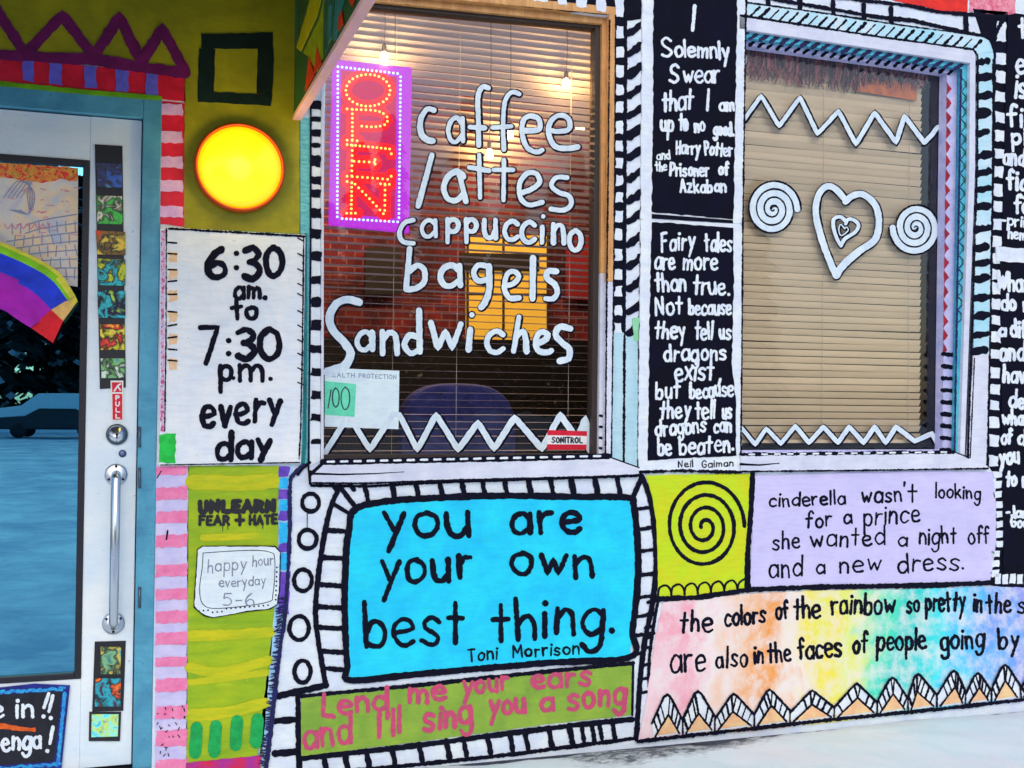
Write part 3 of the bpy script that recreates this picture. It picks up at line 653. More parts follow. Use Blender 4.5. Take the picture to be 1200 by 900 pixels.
b.f += [[n, n+1, n+6], [n, n+6, n+3], [n+6, n+1, n+4], [n+3, n+6, n+4], [n+1, n+7, n+4], [n+1, n+2, n+7], [n+2, n+5, n+7], [n+7, n+5, n+4]]; mi += [5, 0, 5, 5, 4, 4, 4, 4]
def cloth(c): return paint(c, tuple(int(x*.86) for x in c), .1, 14, .7, bump=.1)
o = b.obj('cloth', [cloth((214, 206, 70)), cloth((130, 196, 30)), cloth((30, 60, 216)), cloth((168, 24, 180)), cloth((214, 22, 40)), cloth((232, 178, 110))], fl, True)
for p, k in zip(o.data.polygons, mi): p.material_index = k
b = MB(); b.tube([P(-137, 200, -.03), P(-135, 420, -.03)], .012, 10); b.tube([P(-137, 230, -.03), P(-137, 230, .03)], .01, 8); b.obj('pole', plain((.35, .25, .14), .5), fl, True)

# ================================================================== yellow lamp
c = P(280.5, 198, lay(1)); rr = (P(333, 198).x-P(227, 198).x)/2
lamp = empty('wall_lamp', (c.x, 0, c.z-rr), 'round glowing yellow wall lamp with an orange rim beside the door', 'lamp')
b = MB(); b.lathe(c, [(rr, .002), (rr*1.0, -.035), (rr*.975, -.05), (rr*.93, -.05), (rr*.92, -.03)], 64); b.obj('rim', paint((196, 70, 10), (170, 50, 10), .15, 12, .35), lamp, True)
b = MB(); b.lathe(c, [(rr*.92, -.034)]+[(rr*.92*math.cos(a), -.036-.05*math.sin(a)) for a in [i*math.pi/2/10 for i in range(1, 10)]]+[(.001, -.0862)], 64)
m, t, p = _new('lit_cover'); p.inputs['Base Color'].default_value = (.8, .5, .02, 1); p.inputs['Roughness'].default_value = .25
tc = t.nodes.new('ShaderNodeTexCoord'); ds_ = t.nodes.new('ShaderNodeVectorMath'); ds_.operation = 'DISTANCE'; ds_.inputs[1].default_value = (-.03, -.05, rr*1.15); t.links.new(tc.outputs['Object'], ds_.inputs[0])
nn = _noise(t, _pos(t, (1, 1, 1)), 9, 3, .5); na = t.nodes.new('ShaderNodeMath'); na.operation = 'MULTIPLY_ADD'; na.inputs[1].default_value = .10; t.links.new(nn.outputs['Fac'], na.inputs[0]); t.links.new(ds_.outputs['Value'], na.inputs[2])
rp = _ramp(t, na.outputs[0], [(.03, (1, .76, .01)), (.13, (1, .62, .0)), (.24, (1, .36, .0))])        # the bulb inside makes a hot spot
t.links.new(rp.outputs[0], p.inputs['Emission Color']); p.inputs['Emission Strength'].default_value = .95
b.obj('cover', m, lamp, True)
ll = bpy.data.lights.new('lamp_light', 'POINT'); ll.energy = 2.6; ll.color = (1, .72, .1); ll.shadow_soft_size = .08
lo = bpy.data.objects.new('lamp_light', ll); COL.objects.link(lo); lo.location = (0, -.19, rr); lo.parent = lamp

# ================================================================== hours sign, happy hour sign
e = empty('hours_sign', cpoly([(190, 546), (353, 543)], -.02), 'white board with opening hours in thick black brush letters', 'sign')
HP = [(187.5, 268), (199, 266.5), (280, 271), (358, 275), (356, 400), (354, 500), (352.5, 543.5), (270, 545), (187, 546.5)]
b = MB(); b.prism(HP, -.022, -.0005); b.obj('board', paint((220, 226, 250), (204, 212, 244), .08, 7, .5, wear=(176, 186, 214)), e, bevel=.002)
b = MB(); b.prism(rough([(189, 270), (193, 270), (192, 506), (188, 506)], .5), -.0236, -.0221); b.obj('purple_edge', splash([(150, 50, 140), (196, 190, 232), (210, 90, 150), (80, 50, 130)], 60, .5), e)
b = MB()
for y in (300, 320, 345, 370, 396, 425): b.prism(rough([(198, y-5), (208, y-5), (208, y+7), (198, y+8)], 1.2, 4), -.0236, -.0221)
b.obj('orange_patch', paint((238, 176, 130), (228, 190, 170), .15, 40), e)
b = MB(); b.prism(rough([(186, 509), (206, 508), (205, 543), (187, 542)], 1), -.0246, -.0219); b.obj('green_patch', paint((28, 190, 74), (20, 160, 60), .15, 20), e)
b = MB(); dd = -.0242
b.stroke([(195, 268), (194.5, 400), (193, 505)], 1.6, dd, jit=.4); b.stroke([(198, 268), (280, 272.5), (357, 277)], 2.6, dd, jit=.3); b.stroke([(188, 545), (270, 543.5), (351, 542)], 1.4, dd, jit=.3)
b.stroke([(356, 277), (354.5, 400), (352.5, 500), (350.5, 538)], 1.8, dd, jit=.4)
for y in (284, 297, 316, 330, 345, 365, 382, 396, 409, 422): b.stroke([(197, y), (207, y+random.uniform(-2, 2))], 2, dd, jit=.2)
for y in (281, 299, 317, 334, 346, 366, 383, 400, 416, 433, 450): b.stroke([(349, y-2), (355, y+1)], 1.6, dd, jit=.2)
b.obj('ink_line', mINK, e)
b = MB(); pen = Pen(b, dd, 7.6)
pen.glyph('6', 241, 266, 304, 324.5); pen.glyph(':', 274, 280, 300, 321, 5.5); pen.glyph('3', 285, 305, 304, 326.5); pen.glyph('0', 310, 332, 302.5, 323.5)
pen.word('am.', 272, 350, 314, 349, 12.6, 5.4); pen.word('to', 270, 373, 304, 373.5, 12.5, 5.6)
pen.glyph('7', 234, 257, 399, 425); pen.glyph(':', 265, 271, 402, 421, 5.5); pen.glyph('3', 277, 299, 399, 420); pen.glyph('0', 303, 329, 399, 421)
pen.glyph('p', 257, 272, 429, 446, 6); pen.put('d', [(273.5, 443)], 4); pen.glyph('m', 279, 310, 428, 446, 5.6); pen.put('d', [(317, 444)], 4.4)
pen.word('ever~', 232, 501, 332, 492, 24, 7); pen.word('da~', 250, 539, 319, 533, 19, 7)
b.obj('lettering', mINK, e)
e = empty('happy_hour_sign', cpoly([(227, 720), (324, 712)], -.01), 'small white rounded board with faint grey happy hour handwriting', 'sign')
HH = [(232, 645), (238, 641), (290, 640.5), (322, 641), (328, 648), (327, 690), (324, 708), (316, 713), (290, 716), (250, 723), (240, 721), (228, 711), (229, 690), (231, 665)]
b = MB(); b.prism([(x+(x-278)*.025, y+(y-680)*.03) for x, y in HH], -.010, -.0005); b.obj('backing', mINK, e)
b = MB(); b.prism(rough(HH, .5), -.015, -.0101); b.obj('board', paint((210, 220, 240), (198, 210, 234), .05, 10), e)
b = MB(); pen = Pen(b, -.0155, 1.5, jit=.2)
pen.word('happy', 242, 671, 289, 666, 9); pen.word('hour', 295, 664, 321, 662, 7.5); pen.word('everyday', 256, 688, 312, 685, 6.6); pen.word('5-6', 260, 710, 299, 709, 9)
b.obj('lettering', plain((.22, .25, .34), .5), e)
b = MB()
b.stroke([(238, 648), (290, 645), (316, 647), (322, 656), (320, 695), (312, 706), (256, 713), (238, 708), (234, 690), (237, 665), (238, 648)], .9, -.0155, True)
for i in range(16): b.dot(233+i*5.4, 716-.45*i+(3 if 2 < i < 6 else 0), 1.1, -.0155)
for i in range(8): b.dot(324.5-.2*i, 665+i*5.4, 1.1, -.0155)
b.obj('border_dots', mINK, e)

# ================================================================== quote panels
def panel(name, label, poly, mat, n=2, amp=.4, cat='quote panel', group=None, th=None):
    e = empty(name, cpoly(poly, lay(n)), label, cat, group); b = MB(); b.prism(rough(poly, amp, 6), lay(n), -.0003); b.obj('panel', mat, e); return e
def letters(e, rows, mat, w, d, jit=.17, name='lettering'):
    b = MB(); pen = Pen(b, d, w, jit=jit); pen.text(rows); return b.obj(name, mat, e), pen
BP = [(416, 597), (450, 588), (500, 584), (580, 581), (660, 582), (736, 583), (742, 590), (746, 620), (748, 660), (746, 700), (741, 740), (738, 770), (640, 777), (500, 789), (411, 797), (407, 780), (404, 720), (405, 660), (409, 620)]
e = panel('quote_panel', 'bright blue panel with large black brush lettering under the left window', BP, paint((28, 200, 250), (18, 178, 238), .1, 5, .42, wear=(60, 190, 240)), 3)
b = MB(); b.stroke(BP, 8, lay(3)-.001, True, .12, closed=True); b.obj('outline', mINK, e)
letters(e, [('you', 446, 627, 553, 629, 26), ('are', 595, 627, 684, 622, 24), ('your', 442, 684, 556, 677, 26), ('own', 596, 672, 698, 675, 23), ('best', 425, 759, 546, 753, 31), ('thing.', 574, 751, 722, 739, 27)], mINK, 6.4, lay(3)-.002)
letters(e, [('Toni', 548, 775, 584, 772, 9, 2.6), ('Morrison', 600, 770, 680, 766, 8.6, 2.6)], mINK, 2.6, lay(3)-.002)
GP = [(353, 816), (500, 802), (640, 787), (742, 777), (741, 838), (640, 849), (500, 868), (353, 886)]
e = panel('quote_panel', 'moss green panel with pink brush lettering, lowest under the left window', GP, paint((134, 164, 58), (110, 146, 54), .15, 6, .45, wear=(160, 176, 90)), 2)
b = MB(); b.stroke(GP[:4], 5, lay(2)-.001, jit=.2); b.stroke([(742, 777), (741, 838)], 3, lay(2)-.001); b.obj('outline', mINK, e)
letters(e, [('Lend', 374, 841, 456, 830, 15), ('me', 477, 824, 524, 820, 14.5), ('your', 540, 813, 598, 807, 13.5), ('ears', 621, 808, 694, 801, 15), ('and', 353, 877, 414, 868, 20), ("I'll", 441, 863, 472, 859, 17), ('sing', 494, 857, 555, 847, 18), ('you', 571, 838, 618, 834, 15), ('a', 634, 833, 649, 832, 13), ('song', 664, 833, 735, 823, 17)], paint((194, 62, 112), (160, 70, 100), .2, 30, wear=(150, 140, 80)), 5.6, lay(2)-.0015)
# black pier panels
e = panel('quote_panel', 'upper black panel with white lettering between the two windows', [(753, -12), (875, -10), (873, 120), (870.5, 262), (751, 256), (752, 120)], mWHITE2, 4, .8)
b = MB(); b.prism(rough([(766, -12), (864, -10), (862.5, 100), (859.5, 257), (764, 248.5), (765.5, 120)], .7), lay(4)-.003, lay(4)-.0001); b.obj('black_field', mINKp, e)
b = MB(); pen = Pen(b, lay(4)-.0035, 3.4)
pen.put('l', [(814, 7), (813, 22), (811.6, 35)], 4.6)
pen.word('S', 775, 66, 788, 65, 13.5); pen.word('olemnly', 790, 65.5, 856, 69, 11.5, None, .2)
pen.word('S', 784, 97, 796, 96, 13.5); pen.word('wear', 799, 96, 845, 97, 13, None, .2)
pen.word('that', 775, 129.5, 813, 127, 13.5, None, .15); pen.put('l', [(830.5, 105), (829, 129)]); pen.word('am', 842, 130.5, 862, 129.5, 9)
pen.text([('up', 773, 153.5, 790, 153, 12), ('to', 795, 152, 807, 152, 12), ('no', 813, 154, 827, 154, 9.5), ('good.', 835, 157, 861, 159, 9)])
b.obj('lettering', mWHITE2, e)
letters(e, [('Harry', 791, 180, 821, 180, 9), ('Potter', 825, 181, 859, 183, 9), ('and', 769, 187, 786, 186, 6.2, 2.2), ('the', 767.5, 200.5, 782, 199.5, 6.2, 2.2), ('Prisoner', 784, 206, 832, 206, 9), ('of', 841, 204, 855, 204, 9), ('Azkaban', 796, 225.5, 852, 224.5, 9)], mWHITE2, 3, lay(4)-.0035)
e = panel('quote_panel', 'lower black panel between the windows with white lettering about dragons', [(751, 256), (870.5, 262.5), (869, 400), (867.5, 552), (748, 552), (749.5, 400)], mWHITE2, 4, .8)
b = MB(); b.prism(rough([(764, 260), (859, 266.5), (860, 330), (857.5, 430), (862.5, 470), (862.5, 534), (800, 537), (759.5, 540), (761, 400)], .7), lay(4)-.003, lay(4)-.0001)
b.prism([(764, 250.6), (859, 258), (859, 261.5), (764, 256)], lay(4)-.003, lay(4)-.0001); b.obj('black_field', mINKp, e)
letters(e, [('Fairy', 774, 294, 815, 291, 13), ('tales', 825, 294, 858, 295, 12.5), ('are', 766, 315, 792, 315, 12.5), ('more', 799, 316, 842, 316, 12.5), ('than', 767, 342, 805, 341, 12.5), ('true.', 811, 345, 856, 345, 13), ('Not', 767, 368.5, 801, 367, 12.5), ('because', 806, 368, 858, 368, 11), ('they', 766, 396, 804, 395, 11.5), ('tell', 813, 397, 836, 397, 12), ('us', 842, 397.5, 857, 397, 10.5), ('dragons', 777, 423, 852, 421, 11.5), ('exist', 790, 446, 837, 445, 13.5), (',', 841, 446, 845, 446, 12), ('but', 767, 467, 798, 467, 12), ('because', 807, 467, 860, 463, 11), ('they', 772, 490.5, 810, 489, 12), ('tell', 814, 490, 839, 490, 12), ('us', 845, 491, 858, 490, 12), ('dragons', 767, 511, 828, 506, 11), ('can', 835, 507, 858, 505, 10.5), ('be', 770, 533, 788, 532, 12), ('beaten.', 795, 533, 861, 528, 12.5)], mWHITE2, 3.2, lay(4)-.0035)
letters(e, [('Neil', 794, 547.5, 813, 547, 4.6), ('Gaiman', 822, 548, 860, 546, 4.8)], mINK, 1.5, lay(4)-.001, name='signature')
b = MB(); b.stroke([(750, 553), (800, 551.5), (868, 553.5)], 3.6, lay(4)-.0005, jit=.35); b.stroke([(875, -8), (873.6, 40), (872.6, 120), (870.6, 260), (869.6, 400), (868, 552)], 2, lay(4)-.0005, jit=.4); b.obj('outline', mINK, e)
# black panels at the right edge (they run on beyond the picture)
e = panel('quote_panel', 'upper black panel of white lettering cut off by the right picture edge', [(1181, 18), (1330, 40), (1330, 300), (1174, 290)], mINKp, 3, .6)
letters(e, [('the', 1193, 44, 1226, 46, 13), ('end', 1190, 86, 1228, 88, 15), ('is', 1188, 113, 1204, 115, 17), ('fig', 1180, 148, 1216, 150, 14), ('pl', 1184, 168, 1204, 169, 11), ('and', 1174, 192, 1202, 193, 12), ('fig', 1179, 222, 1206, 224, 13), ('fo', 1188, 248, 1208, 250, 12), ('-prin', 1173, 263, 1207, 266, 7, 2.8), ('hem', 1180, 279, 1204, 281, 7.5, 2.8)], mWHITE2, 4, lay(3)-.001)
e = panel('quote_panel', 'lower black panel at the right edge with a white bar along its top', [(1172, 290), (1330, 300), (1330, 684), (1176, 671)], mINKp, 3, .6)
b = MB(); b.prism(rough([(1167, 289), (1330, 299), (1330, 316), (1168, 306)], .6), lay(3)-.003, -.001); b.obj('white_bar', mWHITE2, e)
letters(e, [('What', 1167, 339, 1208, 342, 12.5), ('do', 1172, 363, 1192, 363, 10), ('my', 1197, 364, 1226, 365, 10), ('a', 1170, 394, 1179, 394, 9), ('diff', 1183, 394, 1212, 396, 11.5), ('and', 1170, 423, 1202, 422, 13), ('have', 1174, 448, 1212, 449, 11.5), ('decide', 1181, 477, 1236, 479, 11), ('what', 1173, 497, 1208, 498, 10), ('of', 1172, 520, 1187, 520, 10), ('diff', 1191, 520, 1224, 522, 11), ('you', 1170, 543, 1196, 543, 11), ('to', 1178, 569, 1192, 569, 10), ('make', 1197, 569, 1238, 571, 11), ('-Jane', 1178, 605, 1212, 607, 7, 3), ('Good', 1184, 617, 1212, 619, 7, 3)], mWHITE2, 4, lay(3)-.001)
# spiral panel
SP = [(757, 557), (882, 555), (880, 600), (876, 650), (875, 692), (820, 699), (771, 701), (771, 660), (769, 610), (764, 580)]
e = panel('spiral_panel', 'lime yellow panel with one large black spiral below the pier', SP, paint((176, 206, 24), (196, 196, 20), .14, 6, .42), 2, cat='panel')
b = MB(); q = []
for i in range(86):
    a = math.pi+i*3.5*2*math.pi/85; rad = 4+45*(i/85); q.append((825.5+rad*.96*math.cos(a), 618+rad*1.12*math.sin(a)-.1*rad*.3))
b.stroke(q, 4.6, lay(2)-.001, True, .14); b.obj('spiral', mINK, e)
b = MB(); b.stroke([(882, 554), (880, 600), (876, 650), (876, 692)], 6, lay(2)-.001, jit=.15); b.stroke([(770, 702), (820, 700), (878, 691), (960, 688), (1080, 686), (1162, 683)], 6, lay(2)-.0035, jit=.2)
for i in range(7):
    x = 779+i*15.5; b.stroke([(x-8, 698-.9*i), (x-6, 689-.9*i), (x+1, 686-1.2*i), (x+6, 690-1.2*i), (x+8, 698-1.2*i)], 2.6, lay(2)-.001, True)
b.obj('outline', mINK, e)
LP = [(884, 557), (1000, 554), (1100, 552), (1163, 553), (1167, 590), (1167, 640), (1160, 682), (1080, 684), (960, 687), (879, 690), (882, 620)]
e = panel('quote_panel', 'pale lavender panel with thin black handwriting about a prince and a new dress', LP, paint((194, 186, 236), (184, 178, 232), .06, 5, .5, wear=(206, 190, 228)), 2)
letters(e, [('cinderella', 900, 594, 992, 590, 9.5), ('wasn', 1008, 589, 1058, 587, 11.5), ("'", 1059, 585, 1062, 585, 12), ('t', 1064, 589, 1075, 588, 13), ('looking', 1095, 583, 1150, 585, 9.5), ('for', 943, 618, 976, 616, 11), ('a', 989, 614, 998, 613, 10), ('prince', 1011, 616, 1079, 611, 13), ('she', 904, 645, 938, 641, 12), ('wanted', 949, 641, 1038, 638, 12.5), ('a', 1052, 641, 1063, 640, 10.5), ('night', 1076, 637, 1122, 637, 12), ('off', 1134, 637, 1160, 635, 12), ('and', 900, 678, 941, 673, 14), ('a', 956, 673, 967, 672, 10.5), ('new', 982, 673, 1034, 668, 13), ('dress.', 1051, 671, 1131, 667, 13)], mINK, 2.7, lay(2)-.001)
# rainbow panel
RP = [(777, 706), (878, 696), (960, 692), (1080, 690), (1162, 687), (1300, 692), (1300, 806), (1200, 822), (1050, 838), (888, 856), (748, 868), (756, 830), (762, 790), (768, 750)]
e = empty('quote_panel', cpoly(RP, lay(2)), 'rainbow washed panel with black handwriting along the foot of the wall', 'quote panel')
m, t, p = _new('rainbow_wash'); g_ = t.nodes.new('ShaderNodeTexCoord'); sx = t.nodes.new('ShaderNodeSeparateXYZ'); t.links.new(g_.outputs['Object'], sx.inputs[0])
n1 = _noise(t, _pos(t, (1, 1, .6)), 5, 6, .6, .6); n2 = _noise(t, _pos(t, (1, 1, 1)), 11, 6, .7)
x0, x1 = P(760, 780).x-e.location.x, P(1230, 760).x-e.location.x
mr = t.nodes.new('ShaderNodeMapRange'); mr.inputs[1].default_value = x0; mr.inputs[2].default_value = x1; t.links.new(sx.outputs[0], mr.inputs[0])
ma = t.nodes.new('ShaderNodeMath'); ma.operation = 'MULTIPLY_ADD'; ma.inputs[1].default_value = .30; ma.inputs[2].default_value = -.15; t.links.new(n1.outputs['Fac'], ma.inputs[0])
ad = t.nodes.new('ShaderNodeMath'); ad.operation = 'ADD'; t.links.new(mr.outputs[0], ad.inputs[0]); t.links.new(ma.outputs[0], ad.inputs[1])
cs = [(0, (226, 188, 206)), (.07, (224, 150, 176)), (.13, (226, 204, 214)), (.2, (230, 176, 150)), (.27, (240, 142, 64)), (.33, (224, 206, 206)), (.4, (238, 206, 50)), (.48, (206, 214, 120)), (.53, (70, 206, 180)), (.6, (20, 190, 190)), (.7, (60, 206, 226)), (.8, (70, 170, 236)), (.9, (110, 140, 226)), (1, (170, 150, 226))]
rp = _ramp(t, ad.outputs[0], [(a, base(c)) for a, c in cs])
f2 = _ramp(t, n2.outputs['Fac'], [(.42, (0, 0, 0)), (.66, (.8, .8, .8))]); mx = t.nodes.new('ShaderNodeMix'); mx.data_type = 'RGBA'
t.links.new(f2.outputs[0], mx.inputs[0]); t.links.new(rp.outputs[0], mx.inputs[6]); mx.inputs[7].default_value = (*base((216, 210, 222)), 1); t.links.new(mx.outputs[2], p.inputs['Base Color']); p.inputs['Roughness'].default_value = .5
b = MB(); b.prism(rough(RP, .6, 6), lay(2), -.0003); b.obj('panel', m, e)
letters(e, [('the', 795, 741, 836, 739, 15), ('colors', 848, 734, 898, 729, 12.5), ('of', 908, 725, 925, 723, 12), ('the', 929, 726, 962, 723, 14), ('rainbow', 973, 720, 1050, 718, 14.5), ('so', 1061, 718, 1079, 717, 13.5), ('pretty', 1083, 716, 1132, 715, 14), ('in', 1139, 716, 1152, 716, 13), ('the', 1155, 718, 1186, 717, 13.5), ('sky', 1191, 718, 1226, 716, 13), ('are', 785, 789, 828, 785, 19), ('also', 838, 783, 877, 780, 13.5, 3.3, .42), ('in', 882, 777, 896, 776, 13), ('the', 899, 776, 928, 774, 13.5), ('faces', 934, 772, 987, 768, 14.5), ('of', 998, 765, 1018, 763, 14), ('people', 1026, 762, 1087, 760, 14.5), ('going', 1101, 761, 1154, 758, 14), ('by', 1169, 761, 1195, 759, 14)], mINK, 3.7, lay(2)-.001, .2)
AP = [(782, 813), (818, 809), (860, 812), (902, 807), (952, 808), (1004, 800), (1046, 793), (1076, 789), (1118, 785), (1146, 788), (1178, 778), (1212, 784), (1240, 770)]
VL = [764, 800, 838, 884, 926, 978, 1028, 1064, 1098, 1132, 1162, 1196, 1226, 1256]
by = lambda x: 866-.107*(x-764)
wb, bb, tb = MB(), MB(), MB()
for i, (ax, ay) in enumerate(AP):
    l, r_ = VL[i], VL[i+1]; hh = by(ax)-ay; A = (ax, ay); Lv, Rv = (l, by(l)-hh*.36), (r_, by(r_)-hh*.36); Lb, Rb = (l+2, by(l)-2), (r_-2, by(r_)-2)
    wb.prism([(ax-4, ay+4), (ax, ay+1), (ax+4, ay+4), Rv, Rb, Lb, Lv], lay(3), lay(2)+.0001)
    A2 = (ax+random.uniform(-2, 2), ay+hh*random.uniform(.44, .54)); tb.prism([A2, (r_-5, by(r_)-4), (l+5, by(l)-4)], lay(4), lay(3)+.0001)
    bb.stroke([Lv, (ax-4, ay+4), (ax, ay+1), (ax+4, ay+4), Rv], 3, lay(4)-.0006, jit=.22); bb.stroke([(l+4, by(l)-3), A2, (r_-4, by(r_)-3)], 2.4, lay(4)-.0006, jit=.22)
    bb.stroke([Rv, (r_+random.uniform(-1, 1), by(r_)-2)], 2, lay(4)-.0006, jit=.3)
    for (s0, s1) in ((Lv, Lb), (Rv, Rb)):
        for tt in (.1, .36, .62, .86):
            tt += random.uniform(-.04, .04); pa = (s0[0]+(ax-s0[0])*tt, s0[1]+(ay-s0[1])*tt); tb_ = min(1, tt+.16); pb = (s1[0]+(A2[0]-s1[0])*tb_, s1[1]+(A2[1]-s1[1])*tb_)
            if random.random() < .85: bb.stroke([pa, pb], random.uniform(1.5, 3), lay(3)-.0006, jit=.25)
bb.stroke([(748, 869), (764, 867), (960, 845), (1100, 831), (1200, 820), (1260, 812)], 4.5, lay(4)-.0012, jit=.3)
wb.obj('zigzag_band', mWHITE2, e); bb.obj('zigzag_line', mINK, e); tb.obj('sand_triangle', paint((226, 190, 146), (216, 160, 130), .15, 8), e)

# ================================================================== windows
mTAN = paint((206, 156, 104), (176, 122, 78), .16, 7, .45, (4, 4, .5), wear=(140, 80, 60))
mWOOD = plain((.03, .018, .014), .5)
mFRW = paint((204, 206, 232), (186, 190, 220), .1, 5, .42)
GL = .09
w1 = empty('shop_window', ((X1L+X1R)/2, 0, Z1B), 'left shop window with tan wood frame and white painted menu lettering', 'window')
b = MB(); b.prism([(714, 12), (722, 16), (719.5, 330), (712, 330)], -.006, .12); b.prism([(366, -26), (722, 8), (722, 17), (714, 17), (366, -16)], -.0055, .12); TF = b.obj('wood_frame', mTAN, w1, bevel=.003)
b = MB(); b.prism([(712, 330), (719.5, 330), (716, 542), (709, 542)], -.006, .12); b.obj('white_frame', mFRW, w1, bevel=.003)
b = MB(); b.prism([(706, 22), (712.5, 22), (710, 320), (704, 320)], .03, .12); b.prism([(370, -14), (712.5, 19), (712.5, 28), (706, 28), (370, -5)], .031, .12); b.obj('inner_frame', mTAN, w1, bevel=.003)
b = MB(); b.prism([(704, 320), (710, 320), (707, 540), (701.5, 540)], .03, .12); b.obj('inner_white_frame', mFRW, w1, bevel=.003)
b = MB(); b.prism([(698, 28), (706, 28), (701.5, 540), (693.5, 540)], .055, .12); b.prism([(370, -5), (706, 27), (698, 33), (370, 2)], .0555, .12); b.prism([(374, 533), (702, 531), (702, 541), (374, 545)], .056, .12); b.obj('dark_stop', mWOOD, w1, bevel=.002)
b = MB(); b.prism([(376.5, 110), (379.5, 110), (379.3, 542), (376, 545)], -.007, .12); b.prism([(376.5, -20), (379.5, -20), (379.5, 110), (376.5, 110)], -.007, .12); b.obj('left_strip', mFRW, w1)
b = MB(); b.prism([(378, 541), (712, 534), (749, 547), (749, 557.5), (700, 559), (520, 563), (363.5, 567), (364, 553)], -.028, .02); SIL = b.obj('sill', mFRW, w1, bevel=.004)
b = MB(); dd = -.0287
b.stroke([(378, 541.5), (540, 538.5), (713, 534.5)], 7, dd, jit=.12); b.stroke([(364, 556), (378, 543)], 4, dd); b.stroke([(364, 555), (400, 556), (440, 555), (472, 553)], 2.6, dd, wf=lambda t: 1-.7*t)
b.stroke([(364, 566), (430, 566.5), (520, 563), (700, 558.5), (749, 556.5)], 2.4, dd, jit=.3); b.stroke([(713, 535), (749, 548)], 1.6, dd); b.stroke([(364, 552), (363.6, 567)], 2.4, dd)
b.obj('sill_line', mINK, SIL)
b = MB()
for i in range(21): x = 384+i*15.6; b.stroke([(x, 541.2-.0208*(x-380)), (x+7.5, 541-.0208*(x-380))], 2.6, dd-.002, jit=.15)
b.obj('sill_dash', mWHITE2, SIL)
b = MB(); dd = -.0068
b.stroke([(714.5, 24), (713, 180), (711.2, 330), (709.4, 538)], 2, dd, jit=.4); b.stroke([(721.5, 18), (719.5, 300), (716.5, 536)], 1.6, dd, jit=.4)
for y in (487, 500, 513, 525): b.stroke([(703, y), (709, y+1)], 3, .0288)
b.obj('frame_line', mINK, w1)
b = MB(); b.box((X1L-.02, GL, Z1B-.02), (X1R+.02, GL+.005, Z1T+.02)); PANE = b.obj('pane', glass(), w1)
# lettering on the pane
o1, l1 = MB(), MB(); dg = GL-.0006
pen = Pen(l1, dg, 8.2, o1, 3.2, .09); pen.k = .88
pen.put('s', [(508, 129), (500, 128), (493, 140), (493, 155), (499, 163), (507, 165)], 8.5)
pen.glyph('a', 524, 543, 138, 166, 6.4)
pen.put('s', [(572, 103), (565, 102), (560, 114), (560.5, 140), (561, 170)], 7.4); pen.put('l', [(551, 149), (568, 150)], 7)
pen.put('s', [(608, 110), (600, 108), (592, 118), (589.5, 145), (590.5, 175)], 7); pen.put('l', [(577, 149.5), (599, 148)], 6)
pen.put('s', [(612, 153), (622, 153), (632, 151), (631, 139), (620, 136), (613, 142), (612, 158), (618, 173), (628, 178), (635, 176)], 7)
pen.put('s', [(646, 153), (656, 154), (667, 151), (666, 139), (655, 135), (645, 143), (643, 157), (650, 171), (664, 174), (677, 172)], 7.4)
pen.put('l', [(506, 182), (498, 212), (490, 241)], 8); pen.put('s', [(543, 207), (536, 201), (526, 206), (520, 219), (524, 232), (534, 235), (542, 228)], 8); pen.put('l', [(538, 203), (546, 236)], 7.5)
pen.put('l', [(561.5, 182), (562.5, 231)], 7); pen.put('l', [(550, 196), (573, 200)], 6.5); pen.put('l', [(590.5, 188), (590, 234)], 7); pen.put('l', [(579, 199), (601, 199)], 6.5)
pen.put('s', [(611, 226), (622, 222), (632, 214), (629, 204), (618, 203), (609, 215), (610, 232), (620, 240), (635, 237)], 7.6)
pen.put('s', [(664, 208), (652, 208), (646, 217), (654, 225), (667, 230), (669, 240), (661, 246), (646, 245)], 7.6)
pen.put('s', [(484, 258), (474, 261), (468, 273), (472, 283), (484, 285)], 7)
pen.glyph('a', 493, 511, 258, 277, 6.4); pen.glyph('p', 523, 538, 257, 272, 6.8); pen.glyph('p', 545, 559, 257, 272, 6.8); pen.glyph('u', 566, 582, 258, 279, 7); pen.glyph('c', 590, 607, 259, 281, 7); pen.glyph('c', 610, 627, 260, 284, 7)
pen.put('l', [(635.5, 266), (635, 284)], 6.6); pen.put('d', [(636.5, 253.5)], 5); pen.glyph('n', 647, 662, 263, 285, 6.8); pen.glyph('o', 666, 682, 270, 293, 6.8)
pen.put('l', [(480, 292), (476, 337)], 8.6); pen.put('s', [(480, 318), (489, 311), (497, 316), (497, 330), (487, 338), (476, 339)], 8)
pen.glyph('a', 514, 540, 311, 335, 8.2); pen.put('s', [(571, 312), (560, 311), (555, 320), (560, 329), (570, 328)], 8.2); pen.put('s', [(573, 312), (573, 340), (568, 355), (564, 360)], 8.6)
pen.put('s', [(592, 335), (602, 332), (608, 324), (602, 318), (594, 322), (591, 338), (597, 349), (608, 349)], 7.8); pen.put('l', [(624.5, 302), (624, 350)], 8)
pen.put('s', [(652, 318), (642, 318), (641, 326), (650, 333), (653, 343), (648, 350), (640, 350)], 8)
pen.put('s', [(420, 354), (408, 351), (394, 356), (386, 372), (391, 388), (403, 401), (411, 414), (405, 428), (394, 433), (384, 436)], 12)
pen.glyph('a', 417, 437, 389, 410, 7.8); pen.glyph('n', 446, 467, 389, 414, 8.4); pen.put('l', [(491, 364), (492, 412)], 8.6); pen.put('s', [(490, 395), (480, 393), (474, 404), (481, 414), (491, 410)], 8.2)
pen.put('l', [(505, 378), (513, 408), (522, 388), (530, 408), (540, 380)], 8); pen.put('l', [(551, 386), (549, 410)], 8); pen.put('d', [(553, 369)], 6)
